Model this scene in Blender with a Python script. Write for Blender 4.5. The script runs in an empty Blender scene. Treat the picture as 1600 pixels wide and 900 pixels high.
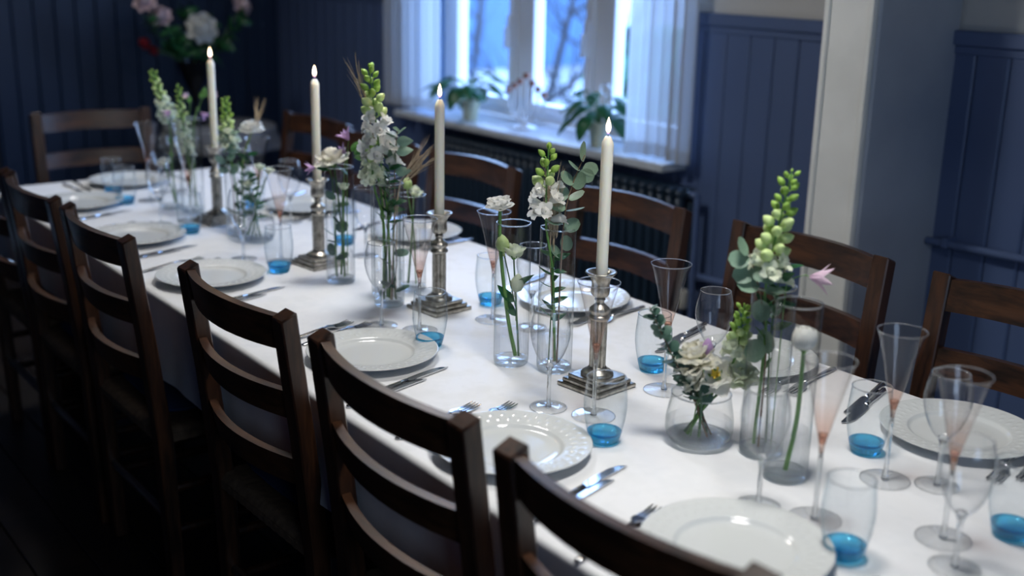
import bpy, bmesh, math, random
from mathutils import Vector, Matrix, Quaternion
R = math.radians
PI = math.pi
V = Vector
random.seed(7)
SC = bpy.context.scene
COL = SC.collection

# ------------------------------------------------------------------ camera
cam_d = bpy.data.cameras.new('camera')
cam_d.sensor_fit = 'HORIZONTAL'; cam_d.sensor_width = 36.0
cam_d.lens = 40.836
cam_d.clip_start = 0.05; cam_d.clip_end = 200
cam_d.dof.use_dof = True
cam_d.dof.focus_distance = 2.27
cam_d.dof.aperture_fstop = 1.9
cam = bpy.data.objects.new('camera', cam_d)
COL.objects.link(cam)
_F = V((-math.cos(R(37.579))*math.cos(R(16.017)), math.sin(R(37.579))*math.cos(R(16.017)), -math.sin(R(16.017))))
_R0 = _F.cross(V((0, 0, 1))).normalized(); _U0 = _R0.cross(_F)
_ro = R(1.235)
_R = math.cos(_ro)*_R0 + math.sin(_ro)*_U0
_U = -math.sin(_ro)*_R0 + math.cos(_ro)*_U0
M = Matrix((( _R.x, _U.x, -_F.x), (_R.y, _U.y, -_F.y), (_R.z, _U.z, -_F.z))).to_4x4()
M.translation = V((1.968, -1.424, 1.55))
cam.matrix_world = M
SC.camera = cam

# ------------------------------------------------------------------ world, lamps, exposure
SC.view_settings.view_transform = 'Standard'
SC.view_settings.look = 'None'
SC.view_settings.exposure = 0.0
SC.view_settings.gamma = 1.0
SC.view_settings.use_curve_mapping = False
SC.cycles.max_bounces = 14
SC.cycles.transmission_bounces = 12
SC.cycles.transparent_max_bounces = 40
SC.cycles.glossy_bounces = 5
SC.cycles.diffuse_bounces = 4
SC.cycles.sample_clamp_indirect = 4.0
SC.cycles.caustics_refractive = True
SC.cycles.caustics_reflective = False
SC.cycles.blur_glossy = 0.6

w = bpy.data.worlds.new('sky'); SC.world = w
w.use_nodes = True
nt = w.node_tree
bg = nt.nodes['Background']
tc = nt.nodes.new('ShaderNodeTexCoord'); sx = nt.nodes.new('ShaderNodeSeparateXYZ')
cr = nt.nodes.new('ShaderNodeValToRGB')
nt.links.new(tc.outputs['Generated'], sx.inputs[0]); nt.links.new(sx.outputs['Z'], cr.inputs[0])
cr.color_ramp.elements[0].position = 0.0; cr.color_ramp.elements[0].color = (0.44, 0.64, 1.0, 1)
cr.color_ramp.elements[1].position = 0.8; cr.color_ramp.elements[1].color = (0.28, 0.48, 1.0, 1)
nt.links.new(cr.outputs[0], bg.inputs[0])
bg.inputs[1].default_value = 14.0

def area_lamp(name, loc, size, power, color, spread=180):
    d = bpy.data.lights.new(name, 'AREA'); d.shape = 'DISK'; d.size = size
    d.energy = power; d.color = color; d.spread = R(spread)
    o = bpy.data.objects.new(name, d); COL.objects.link(o); o.location = loc
    return o
LAMP = (1.0, 0.98, 0.95)
area_lamp('assumed_ceiling_lamp', (-2.75, 0.20, 2.45), 0.30, 6.0, LAMP, 125)  # extra lamp added to brighten the bouquet in the far corner
area_lamp('assumed_ceiling_lamp', (-1.75, 0.10, 2.35), 0.30, 3.5, LAMP, 110)  # unseen overhead lamp, assumed for the far end of the table
area_lamp('assumed_ceiling_lamp', (-0.44, 0.10, 2.0), 0.30, 4.8, LAMP, 140)  # assumed lamp above the middle of the table, out of view
gl = bpy.data.lights.new('added_fill_bulb', 'POINT'); gl.energy = 17.0; gl.color = LAMP; gl.shadow_soft_size = 0.10  # added point source over the table, brightens the pillar and planks
go = bpy.data.objects.new('added_fill_bulb', gl); COL.objects.link(go); go.location = (-0.44, 0.06, 1.95)
area_lamp('assumed_ceiling_lamp', (0.88, -0.20, 2.1), 0.30, 7.6, LAMP, 122)  # assumed lamp over the near end of the table, not in view
# added daylight for an assumed, unbuilt window at the right end behind the camera
dl = bpy.data.lights.new('assumed_window_daylight', 'AREA'); dl.shape = 'RECTANGLE'; dl.size = 1.2; dl.size_y = 1.3; dl.energy = 21.0; dl.color = (0.52, 0.70, 1.0)
do = bpy.data.objects.new('assumed_window_daylight', dl); COL.objects.link(do); do.location = (3.36, -1.2, 1.55); do.rotation_euler = (0, R(90), 0)
pd = bpy.data.lights.new('window_portal', 'AREA'); pd.shape = 'RECTANGLE'; pd.size = 1.7; pd.size_y = 1.4
pd.cycles.is_portal = True
po = bpy.data.objects.new('window_portal', pd); COL.objects.link(po)
po.location = (-1.8, 1.85, 1.55); po.rotation_euler = (R(-90), 0, 0)

# ------------------------------------------------------------------ materials
def new_mat(name):
    m = bpy.data.materials.new(name); m.use_nodes = True
    n = m.node_tree.nodes
    for x in list(n): n.remove(x)
    out = n.new('ShaderNodeOutputMaterial')
    return m, m.node_tree, out
def N(t, typ, **kw):
    n = t.nodes.new(typ)
    for k, v in kw.items():
        if k in n.inputs: n.inputs[k].default_value = v
        else: setattr(n, k, v)
    return n
def principled(name, col, rough=0.5, metal=0.0, spec=0.5, noise=None, bump=None, sss=0.0, coat=0.0):
    m, t, out = new_mat(name)
    p = N(t, 'ShaderNodeBsdfPrincipled')
    p.inputs['Base Color'].default_value = (*col, 1); p.inputs['Roughness'].default_value = rough
    p.inputs['Metallic'].default_value = metal; p.inputs['Specular IOR Level'].default_value = spec
    if coat: p.inputs['Coat Weight'].default_value = coat; p.inputs['Coat Roughness'].default_value = 0.15
    if sss:
        p.inputs['Subsurface Weight'].default_value = sss
        p.inputs['Subsurface Radius'].default_value = (0.013, 0.011, 0.008)
        p.inputs['Subsurface Scale'].default_value = 1.0
    t.links.new(p.outputs[0], out.inputs[0])
    tcn = N(t, 'ShaderNodeTexCoord')
    if noise:
        col2, scale, detail = noise
        nz = N(t, 'ShaderNodeTexNoise', Scale=scale, Detail=detail)
        rmp = N(t, 'ShaderNodeValToRGB')
        rmp.color_ramp.elements[0].position = 0.35; rmp.color_ramp.elements[1].position = 0.68
        rmp.color_ramp.elements[0].color = (*col, 1); rmp.color_ramp.elements[1].color = (*col2, 1)
        t.links.new(tcn.outputs['Object'], nz.inputs['Vector']); t.links.new(nz.outputs[0], rmp.inputs[0])
        t.links.new(rmp.outputs[0], p.inputs['Base Color'])
    if bump:
        scale, strength, dist = bump
        nz = N(t, 'ShaderNodeTexNoise', Scale=scale, Detail=4.0)
        b = N(t, 'ShaderNodeBump', Strength=strength, Distance=dist)
        t.links.new(tcn.outputs['Object'], nz.inputs['Vector']); t.links.new(nz.outputs[0], b.inputs['Height'])
        t.links.new(b.outputs[0], p.inputs['Normal'])
    return m
def wood(name, c1, c2, rough, axis='Z', scale=18.0, coat=0.15):
    m, t, out = new_mat(name)
    p = N(t, 'ShaderNodeBsdfPrincipled', Roughness=rough)
    p.inputs['Coat Weight'].default_value = coat; p.inputs['Coat Roughness'].default_value = 0.25
    tcn = N(t, 'ShaderNodeTexCoord')
    mp = N(t, 'ShaderNodeMapping')
    s = {'X': (0.12, 1, 1), 'Y': (1, 0.12, 1), 'Z': (1, 1, 0.12)}[axis]
    mp.inputs['Scale'].default_value = s
    wv = N(t, 'ShaderNodeTexNoise', Scale=scale*2.2, Detail=5.0, Distortion=1.2)
    wv2 = N(t, 'ShaderNodeTexNoise', Scale=scale*12, Detail=3.0)
    ad = N(t, 'ShaderNodeMath', operation='ADD'); ml = N(t, 'ShaderNodeMath', operation='MULTIPLY'); ml.inputs[1].default_value = 0.35
    rmp = N(t, 'ShaderNodeValToRGB')
    rmp.color_ramp.elements[0].position = 0.50; rmp.color_ramp.elements[1].position = 0.85
    rmp.color_ramp.elements[0].color = (*c1, 1); rmp.color_ramp.elements[1].color = (*c2, 1)
    t.links.new(tcn.outputs['Object'], mp.inputs[0]); t.links.new(mp.outputs[0], wv.inputs['Vector']); t.links.new(mp.outputs[0], wv2.inputs['Vector'])
    t.links.new(wv2.outputs[0], ml.inputs[0]); t.links.new(wv.outputs[0], ad.inputs[0]); t.links.new(ml.outputs[0], ad.inputs[1])
    t.links.new(ad.outputs[0], rmp.inputs[0]); t.links.new(rmp.outputs[0], p.inputs['Base Color'])
    b = N(t, 'ShaderNodeBump', Strength=0.15, Distance=0.001); t.links.new(wv2.outputs[0], b.inputs['Height']); t.links.new(b.outputs[0], p.inputs['Normal'])
    t.links.new(p.outputs[0], out.inputs[0])
    return m
def leafy(name, c1, c2, rough=0.5, trans=0.3, scale=30.0):
    """thin plant tissue: diffuse + gloss on top, some light coming through"""
    m, t, out = new_mat(name)
    p = N(t, 'ShaderNodeBsdfPrincipled', Roughness=rough)
    tr = N(t, 'ShaderNodeBsdfTranslucent'); mx = N(t, 'ShaderNodeMixShader'); mx.inputs[0].default_value = trans
    tcn = N(t, 'ShaderNodeTexCoord'); nz = N(t, 'ShaderNodeTexNoise', Scale=scale, Detail=3.0)
    rmp = N(t, 'ShaderNodeValToRGB')
    rmp.color_ramp.elements[0].position = 0.35; rmp.color_ramp.elements[1].position = 0.65
    rmp.color_ramp.elements[0].color = (*c1, 1); rmp.color_ramp.elements[1].color = (*c2, 1)
    t.links.new(tcn.outputs['Object'], nz.inputs['Vector']); t.links.new(nz.outputs[0], rmp.inputs[0])
    t.links.new(rmp.outputs[0], p.inputs['Base Color']); t.links.new(rmp.outputs[0], tr.inputs[0])
    t.links.new(p.outputs[0], mx.inputs[1]); t.links.new(tr.outputs[0], mx.inputs[2]); t.links.new(mx.outputs[0], out.inputs[0])
    return m
def thin_glass(name, tint=(0.985, 0.99, 0.995), edge=(0.72, 0.78, 0.82), rmin=0.05, rmax=0.75, power=3.5):
    """a thin glass wall: clear face on, reflecting and absorbing more at grazing angles"""
    m, t, out = new_mat(name)
    lw = N(t, 'ShaderNodeLayerWeight', Blend=0.5)
    pw = N(t, 'ShaderNodeMath', operation='POWER'); pw.inputs[1].default_value = power
    mr = N(t, 'ShaderNodeMapRange'); mr.inputs['To Min'].default_value = rmin; mr.inputs['To Max'].default_value = rmax
    cm = N(t, 'ShaderNodeMix', data_type='RGBA')
    cm.inputs[6].default_value = (*tint, 1); cm.inputs[7].default_value = (*edge, 1)
    tr = N(t, 'ShaderNodeBsdfTransparent'); gl = N(t, 'ShaderNodeBsdfGlossy', Roughness=0.02)
    mx = N(t, 'ShaderNodeMixShader')
    t.links.new(lw.outputs['Facing'], pw.inputs[0]); t.links.new(pw.outputs[0], mr.inputs['Value']); t.links.new(pw.outputs[0], cm.inputs[0])
    t.links.new(cm.outputs[2], tr.inputs[0]); t.links.new(mr.outputs[0], mx.inputs[0])
    t.links.new(tr.outputs[0], mx.inputs[1]); t.links.new(gl.outputs[0], mx.inputs[2]); t.links.new(mx.outputs[0], out.inputs[0])
    return m
def solid_glass(name, col=(1, 1, 1), ior=1.5, clear=0.0, tint=(1, 1, 1)):
    m, t, out = new_mat(name)
    g = N(t, 'ShaderNodeBsdfGlass', IOR=ior, Roughness=0.0); g.inputs[0].default_value = (*col, 1)
    if clear > 0:
        tr = N(t, 'ShaderNodeBsdfTransparent'); tr.inputs[0].default_value = (*tint, 1)
        mx = N(t, 'ShaderNodeMixShader'); mx.inputs[0].default_value = clear
        t.links.new(g.outputs[0], mx.inputs[1]); t.links.new(tr.outputs[0], mx.inputs[2]); t.links.new(mx.outputs[0], out.inputs[0])
    else: t.links.new(g.outputs[0], out.inputs[0])
    return m

MT = {}
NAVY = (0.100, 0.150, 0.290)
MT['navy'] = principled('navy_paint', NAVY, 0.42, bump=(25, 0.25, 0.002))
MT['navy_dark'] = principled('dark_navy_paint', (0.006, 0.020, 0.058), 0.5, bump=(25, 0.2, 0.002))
MT['radiator'] = principled('radiator_navy_enamel', (0.018, 0.036, 0.062), 0.35)
MT['black_iron'] = principled('black_iron', (0.004, 0.004, 0.006), 0.6)
MT['plaster'] = principled('upper_wall_plaster', (0.62, 0.62, 0.60), 0.8, bump=(40, 0.3, 0.002))
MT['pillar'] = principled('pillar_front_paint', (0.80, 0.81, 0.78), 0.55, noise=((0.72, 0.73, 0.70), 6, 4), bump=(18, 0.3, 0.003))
MT['pillar_side'] = principled('pillar_shaded_side_paint', (0.50, 0.54, 0.60), 0.45, noise=((0.44, 0.48, 0.55), 5, 4), bump=(9, 0.5, 0.006))  # weaker bluish light on this face is put into its colour
MT['ceiling'] = principled('ceiling_paint', (0.05, 0.055, 0.065), 0.9)
MT['floor'] = wood('floor_dark_oak', (0.006, 0.003, 0.002), (0.016, 0.008, 0.005), 0.5, 'Y', 9)
MT['win_white'] = principled('window_white_paint', (0.84, 0.86, 0.88), 0.35)
MT['reveal'] = principled('window_reveal_blue_paint', (0.10, 0.30, 0.62), 0.5)
MT['sill'] = principled('sill_grey_stone', (0.62, 0.66, 0.70), 0.16, noise=((0.48, 0.52, 0.56), 14, 6))
MT['pane'] = thin_glass('window_pane_glass', (0.96, 0.985, 1), (0.85, 0.92, 1), 0.05, 0.7)
MT['wood'] = wood('walnut_stain_upright', (0.009, 0.0038, 0.002), (0.056, 0.0215, 0.0085), 0.36, 'Z', 16)
MT['wood_x'] = wood('walnut_stain_slat', (0.009, 0.0038, 0.002), (0.064, 0.025, 0.0100), 0.36, 'X', 16)
MT['rush'] = principled('rush_cord', (0.16, 0.10, 0.055), 0.75, noise=((0.09, 0.055, 0.03), 60, 3), bump=(120, 0.6, 0.002))
MT['cushion'] = principled('navy_cushion_cloth', (0.012, 0.028, 0.085), 0.9, bump=(200, 0.5, 0.001))
MT['porcelain'] = principled('white_porcelain', (0.60, 0.62, 0.615), 0.10, spec=0.6)
MT['steel'] = principled('polished_steel', (0.62, 0.63, 0.65), 0.16, 1.0)
MT['pewter'] = principled('aged_silver_plate', (0.60, 0.575, 0.52), 0.36, 1.0, noise=((0.27, 0.25, 0.21), 70, 6), bump=(60, 0.15, 0.001))
MT['wax'] = principled('ivory_wax', (0.90, 0.87, 0.76), 0.4, sss=0.6)
MT['wick'] = principled('burnt_wick', (0.01, 0.008, 0.006), 0.9)
MT['glass'] = thin_glass('clear_thin_glass', (0.985, 0.99, 0.995), (0.48, 0.54, 0.58), 0.06, 0.8, 3.0)
MT['glass_rim'] = solid_glass('clear_glass_solid', (0.99, 1, 1), 1.45, 0.25)
MT['vase'] = thin_glass('vase_thin_glass', (0.99, 0.995, 0.995), (0.36, 0.44, 0.46), 0.055, 0.85, 3.6)
MT['vase_base'] = solid_glass('vase_thick_glass', (0.97, 0.99, 1.0), 1.48, 0.62, (0.975, 0.99, 0.995))
MT['water'] = solid_glass('vase_water', (0.985, 0.995, 1.0), 1.33, 0.86, (0.99, 0.995, 1))
MT['tumbler'] = thin_glass('tumbler_thin_glass', (0.965, 0.985, 0.995), (0.42, 0.58, 0.68))
MT['aqua'] = solid_glass('aqua_blue_glass', (0.30, 0.74, 0.95), 1.45, 0.42, (0.40, 0.82, 0.97))
MT['flute'] = thin_glass('flute_thin_rose_glass', (0.985, 0.965, 0.955), (0.62, 0.57, 0.56))
def rose_fade(m):
    # the glass itself is tinted rose towards the point of the bowl
    t = m.node_tree; mixn = [n for n in t.nodes if n.bl_idname == 'ShaderNodeMix'][0]
    tcn = N(t, 'ShaderNodeTexCoord'); s = N(t, 'ShaderNodeSeparateXYZ'); mr = N(t, 'ShaderNodeMapRange')
    mr.inputs['From Min'].default_value = .125; mr.inputs['From Max'].default_value = .195
    c = N(t, 'ShaderNodeMix', data_type='RGBA'); c.inputs[6].default_value = (.88, .69, .61, 1); c.inputs[7].default_value = (.985, .965, .955, 1)
    t.links.new(tcn.outputs['Object'], s.inputs[0]); t.links.new(s.outputs['Z'], mr.inputs['Value']); t.links.new(mr.outputs[0], c.inputs[0]); t.links.new(c.outputs[2], mixn.inputs[6])
rose_fade(MT['flute'])
MT['flute_tip'] = solid_glass('rose_tinted_glass', (0.98, 0.85, 0.79), 1.45, 0.5, (0.98, 0.86, 0.80))
MT['stem'] = leafy('fresh_green_stem', (0.10, 0.24, 0.05), (0.16, 0.34, 0.09), 0.4, 0.1)
MT['stem_dark'] = leafy('dark_green_stem', (0.05, 0.12, 0.05), (0.09, 0.19, 0.07), 0.4, 0.1)
MT['twig'] = principled('brown_twig', (0.16, 0.10, 0.06), 0.6)
MT['leaf'] = leafy('mid_green_leaf', (0.06, 0.17, 0.035), (0.12, 0.28, 0.07), 0.4, 0.3)
MT['leaf_dark'] = leafy('deep_green_leaf', (0.012, 0.07, 0.025), (0.03, 0.13, 0.045), 0.3, 0.2)
MT['euc'] = leafy('eucalyptus_grey_green', (0.14, 0.24, 0.17), (0.22, 0.33, 0.24), 0.5, 0.25)
MT['euc_dark'] = leafy('eucalyptus_blue_green', (0.055, 0.12, 0.085), (0.10, 0.19, 0.14), 0.5, 0.25)
MT['bud'] = leafy('green_flower_bud', (0.27, 0.47, 0.07), (0.40, 0.60, 0.14), 0.5, 0.3)
MT['bud_pale'] = leafy('pale_green_bud', (0.54, 0.70, 0.27), (0.68, 0.80, 0.42), 0.5, 0.3)
MT['white'] = leafy('white_petal', (0.86, 0.86, 0.82), (0.90, 0.90, 0.87), 0.5, 0.45)
MT['cream'] = leafy('cream_petal', (0.88, 0.86, 0.75), (0.91, 0.89, 0.80), 0.5, 0.45)
MT['ivory'] = leafy('greenish_white_petal', (0.76, 0.82, 0.62), (0.84, 0.87, 0.74), 0.5, 0.45)
MT['lilac'] = leafy('lilac_petal', (0.42, 0.25, 0.50), (0.58, 0.40, 0.62), 0.5, 0.35)
MT['pink'] = leafy('pink_white_petal', (0.70, 0.46, 0.62), (0.82, 0.68, 0.76), 0.5, 0.35)
MT['bgpink'] = leafy('blush_petal', (0.62, 0.46, 0.50), (0.74, 0.62, 0.64), 0.5, 0.2)
MT['red'] = leafy('crimson_petal', (0.22, 0.008, 0.012), (0.34, 0.02, 0.03), 0.5, 0.2)
MT['yellow'] = principled('yellow_stamens', (0.75, 0.55, 0.06), 0.7)
MT['straw'] = principled('dry_straw', (0.50, 0.40, 0.28), 0.7, noise=((0.36, 0.28, 0.18), 90, 3))
MT['pot'] = principled('cream_glazed_pot', (0.55, 0.56, 0.40), 0.35)
MT['soil'] = principled('potting_soil', (0.02, 0.014, 0.01), 0.95)
MT['white_metal'] = principled('white_enamel_metal', (0.62, 0.66, 0.70), 0.3)
MT['copper'] = principled('copper_cup', (0.30, 0.12, 0.07), 0.45, 0.3)
MT['valve'] = principled('white_plastic', (0.55, 0.54, 0.48), 0.4)
MT['dark_glaze'] = principled('black_glazed_vase', (0.006, 0.007, 0.009), 0.06)
MT['grey_cloth'] = principled('grey_table_linen', (0.16, 0.17, 0.19), 0.85)
MT['snow'] = principled('snowy_ground', (0.36, 0.37, 0.38), 0.9, noise=((0.035, 0.045, 0.06), 0.8, 6))
MT['bark'] = principled('dark_bark', (0.018, 0.018, 0.022), 0.9)
MT['facade'] = principled('blue_house_render', (0.05, 0.11, 0.20), 0.8)
MT['hedge'] = leafy('hedge_green', (0.02, 0.10, 0.05), (0.05, 0.2, 0.1), 0.6, 0.1, 4)

def linen():
    m, t, out = new_mat('white_damask_linen')
    p = N(t, 'ShaderNodeBsdfPrincipled', Roughness=0.62)
    p.inputs['Sheen Weight'].default_value = 0.15
    tcn = N(t, 'ShaderNodeTexCoord')
    vo = N(t, 'ShaderNodeTexVoronoi', Scale=17.0, feature='SMOOTH_F1'); nz = N(t, 'ShaderNodeTexNoise', Scale=45.0, Detail=4.0)
    gt = N(t, 'ShaderNodeMath', operation='MULTIPLY')
    rr = N(t, 'ShaderNodeMapRange'); rr.inputs['From Min'].default_value = 0.10; rr.inputs['From Max'].default_value = 0.24
    rr.inputs['To Min'].default_value = 0.72; rr.inputs['To Max'].default_value = 0.48
    cc = N(t, 'ShaderNodeMix', data_type='RGBA'); cc.inputs[6].default_value = (0.72, 0.73, 0.745, 1); cc.inputs[7].default_value = (0.76, 0.765, 0.775, 1)
    rr2 = N(t, 'ShaderNodeMapRange'); rr2.inputs['From Min'].default_value = 0.10; rr2.inputs['From Max'].default_value = 0.26
    b = N(t, 'ShaderNodeBump', Strength=0.12, Distance=0.002)
    t.links.new(tcn.outputs['Object'], vo.inputs['Vector']); t.links.new(tcn.outputs['Object'], nz.inputs['Vector'])
    t.links.new(vo.outputs['Distance'], gt.inputs[0]); t.links.new(nz.outputs[0], gt.inputs[1])
    t.links.new(gt.outputs[0], rr.inputs['Value']); t.links.new(rr.outputs[0], p.inputs['Roughness'])
    t.links.new(gt.outputs[0], rr2.inputs['Value']); t.links.new(rr2.outputs[0], cc.inputs[0]); t.links.new(cc.outputs[2], p.inputs['Base Color'])
    t.links.new(nz.outputs[0], b.inputs['Height']); t.links.new(b.outputs[0], p.inputs['Normal'])
    t.links.new(p.outputs[0], out.inputs[0])
    return m
MT['linen'] = linen()
def sheer():
    m, t, out = new_mat('sheer_white_voile')
    d = N(t, 'ShaderNodeBsdfDiffuse'); d.inputs[0].default_value = (0.62, 0.63, 0.62, 1)
    tr = N(t, 'ShaderNodeBsdfTranslucent'); tr.inputs[0].default_value = (0.72, 0.76, 0.80, 1)
    tp = N(t, 'ShaderNodeBsdfTransparent')
    a = N(t, 'ShaderNodeMixShader'); a.inputs[0].default_value = 0.45
    b = N(t, 'ShaderNodeMixShader'); b.inputs[0].default_value = 0.08
    t.links.new(d.outputs[0], a.inputs[1]); t.links.new(tr.outputs[0], a.inputs[2])
    t.links.new(a.outputs[0], b.inputs[1]); t.links.new(tp.outputs[0], b.inputs[2]); t.links.new(b.outputs[0], out.inputs[0])
    return m
MT['sheer'] = sheer()
def flame_mat():
    m, t, out = new_mat('candle_flame')
    e = N(t, 'ShaderNodeEmission', Strength=9.0)
    tcn = N(t, 'ShaderNodeTexCoord'); s = N(t, 'ShaderNodeSeparateXYZ'); rmp = N(t, 'ShaderNodeValToRGB')
    el = rmp.color_ramp.elements
    el[0].position = 0.0; el[0].color = (0.03, 0.05, 0.22, 1); el[1].position = 1.0; el[1].color = (1.0, 0.72, 0.42, 1)
    k = el.new(0.16); k.color = (0.25, 0.12, 0.08, 1); k = el.new(0.32); k.color = (1.0, 0.86, 0.66, 1)
    t.links.new(tcn.outputs['Generated'], s.inputs[0]); t.links.new(s.outputs['Z'], rmp.inputs[0])
    t.links.new(rmp.outputs[0], e.inputs[0]); t.links.new(e.outputs[0], out.inputs[0])
    return m
MT['flame'] = flame_mat()

# ------------------------------------------------------------------ mesh helpers
class MB:
    def __init__(s): s.v = []; s.f = []
    def add(s, verts, faces):
        o = len(s.v); s.v += [tuple(x) for x in verts]; s.f += [tuple(i+o for i in f) for f in faces]
    def grid(s, rows, closed_u=False):
        n = len(rows[0]); fs = []
        vs = [p for r in rows for p in r]
        for i in range(len(rows)-1):
            for j in range(n if closed_u else n-1):
                k = (j+1) % n
                fs.append((i*n+j, i*n+k, (i+1)*n+k, (i+1)*n+j))
        s.add(vs, fs)
    def lathe(s, prof, n=24, mod=None, cap0=False, cap1=False):
        rows = []
        for (r, z) in prof:
            row = []
            for j in range(n):
                a = 2*PI*j/n
                rr = r*(mod(a, z) if mod else 1)
                row.append((rr*math.cos(a), rr*math.sin(a), z))
            rows.append(row)
        o = len(s.v)
        s.grid(rows, True)
        if cap0: s.f.append(tuple(reversed(range(o, o+n))))
        if cap1: s.f.append(tuple(range(o+n*(len(prof)-1), o+n*len(prof))))
    def tube(s, pts, rad, n=7, caps=True):
        pts = [V(p) for p in pts]
        if not hasattr(rad, '__len__'): rad = [rad]*len(pts)
        t = (pts[1]-pts[0]).normalized()
        u = t.orthogonal().normalized()
        rows = []
        for i, p in enumerate(pts):
            a = pts[max(i-1, 0)]; b = pts[min(i+1, len(pts)-1)]
            tn = (b-a).normalized() if (b-a).length > 1e-9 else t
            q = t.rotation_difference(tn); u = q @ u; t = tn
            w_ = t.cross(u)
            rows.append([p + rad[i]*(math.cos(2*PI*j/n)*u + math.sin(2*PI*j/n)*w_) for j in range(n)])
        o = len(s.v); s.grid(rows, True)
        if caps:
            s.f.append(tuple(reversed(range(o, o+n)))); m = o+n*(len(pts)-1); s.f.append(tuple(range(m, m+n)))
    def box(s, x0, x1, y0, y1, z0, z1):
        s.add([(x0,y0,z0),(x1,y0,z0),(x1,y1,z0),(x0,y1,z0),(x0,y0,z1),(x1,y0,z1),(x1,y1,z1),(x0,y1,z1)],
              [(0,3,2,1),(4,5,6,7),(0,1,5,4),(1,2,6,5),(2,3,7,6),(3,0,4,7)])
    def ball(s, c, rx, ry, rz, n=8, m=5):
        rows = []
        for i in range(m+1):
            a = PI*i/m - PI/2
            rr = max(math.cos(a), 1e-3)
            rows.append([(c[0]+rx*rr*math.cos(2*PI*j/n), c[1]+ry*rr*math.sin(2*PI*j/n), c[2]+rz*math.sin(a)) for j in range(n)])
        s.grid(rows, True)
    def mesh(s, name, mat, smooth=True, bevel=0.0, sharp=35):
        me = bpy.data.meshes.new(name); me.from_pydata(s.v, [], s.f); me.update()
        bm = bmesh.new(); bm.from_mesh(me); bmesh.ops.recalc_face_normals(bm, faces=list(bm.faces)); bm.to_mesh(me); bm.free()
        if bevel > 0:
            bm = bmesh.new(); bm.from_mesh(me)
            bmesh.ops.bevel(bm, geom=list(bm.edges), offset=bevel, segments=1, profile=0.5, affect='EDGES', clamp_overlap=True)
            bm.to_mesh(me); bm.free()
        if smooth:
            me.shade_smooth()
            if sharp: me.set_sharp_from_angle(angle=R(sharp))
        if isinstance(mat, str): mat = MT[mat]
        me.materials.append(mat)
        return me
def link(name, me, parent=None, loc=None, rz=0.0, mat4=None, kind=None):
    o = bpy.data.objects.new(name, me); COL.objects.link(o)
    if parent is not None: o.parent = parent
    if mat4 is not None: o.matrix_basis = mat4
    else:
        if loc is not None: o.location = loc
        if rz: o.rotation_euler = (0, 0, rz)
    if kind: o['kind'] = kind
    return o
def tag(o, label, cat, group=None):
    o['label'] = label; o['category'] = cat
    if group: o['group'] = group
    return o
def thing(name, label, cat, loc=(0, 0, 0), rz=0.0, group=None):
    o = bpy.data.objects.new(name, None); COL.objects.link(o)
    o.location = loc; o.rotation_euler = (0, 0, rz); o.empty_display_size = 0.05
    return tag(o, label, cat, group)
def copy_tree(o, parent=None):
    c = o.copy(); COL.objects.link(c); c.parent = parent
    for ch in o.children: copy_tree(ch, c)
    return c
def struct(name, me, parent=None, loc=None):
    return link(name, me, parent, loc, kind='structure' if parent is None else None)
def boxmesh(name, mat, x0, x1, y0, y1, z0, z1, bevel=0.0):
    b = MB(); b.box(x0, x1, y0, y1, z0, z1); return b.mesh(name, mat, smooth=bevel > 0, bevel=bevel, sharp=30)
def align(d, roll=0.0):
    """rotation taking +Z to d"""
    q = V((0, 0, 1)).rotation_difference(V(d).normalized())
    return q.to_matrix().to_4x4() @ Matrix.Rotation(roll, 4, 'Z')
def TRS(loc, rot, s=1.0):
    S = Matrix.Diagonal((s, s, s, 1)) if not hasattr(s, '__len__') else Matrix.Diagonal((*s, 1))
    return Matrix.Translation(V(loc)) @ rot @ S
def spline(pts, k=6):
    pts = [V(p) for p in pts]
    if len(pts) < 3: return [pts[0].lerp(pts[-1], i/k) for i in range(k+1)]
    P = [2*pts[0]-pts[1]] + pts + [2*pts[-1]-pts[-2]]
    out = []
    for i in range(1, len(P)-2):
        for j in range(k):
            t = j/k; a, b, c, d = P[i-1:i+3]
            out.append(0.5*((2*b)+(c-a)*t+(2*a-5*b+4*c-d)*t*t+(3*b-a-3*c+d)*t**3))
    out.append(pts[-1]); return out

# ------------------------------------------------------------------ the room
YB = 1.55; XL = -4.1; XR = 3.4; YF = -3.0; ZC = 2.7
WX0, WX1, WZ0, WZ1 = -2.66, -0.95, 0.857, 2.25
fl = struct('floor', boxmesh('floor_base', 'black_iron', XL, XR, YF, YB+0.02, -0.06, -0.02))
fp = boxmesh('plank', 'floor', XL, XR, 0, 0.136, -0.02, 0.0, 0.002)
for i in range(33): link('plank', fp, fl, (0, YF+0.14*i, 0))
struct('ceiling', boxmesh('ceiling', 'ceiling', XL, XR, YF, YB+0.02, ZC, ZC+0.05))
# window wall: backing with an opening, planked wainscot below, plaster above
b = MB()
for (x0, x1, z0, z1) in ((XL, WX0, 0, ZC), (WX1, XR, 0, ZC), (WX0, WX1, 0, WZ0-0.03), (WX0, WX1, WZ1, ZC)):
    b.box(x0, x1, YB+0.016, YB+0.22, z0, z1)
wb = struct('wall_back', b.mesh('wall_back', 'plaster', smooth=False))
pk = boxmesh('plank', 'navy', 0, 0.0985, YB, YB+0.016, 0, 1.36, 0.005)
pks = boxmesh('plank', 'navy', 0, 0.0985, YB, YB+0.016, 0, WZ0-0.035, 0.005)
x = XL + 0.004
while x < 1.7:
    under = x+0.0985 > WX0 and x < WX1
    link('plank', pks if under else pk, wb, (x, 0, 0)); x += 0.1015
b = MB(); b.box(XL, WX0-0.02, YB-0.018, YB+0.016, 1.335, 1.375); b.box(WX1+0.02, 1.7, YB-0.018, YB+0.016, 1.335, 1.375)
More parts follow.
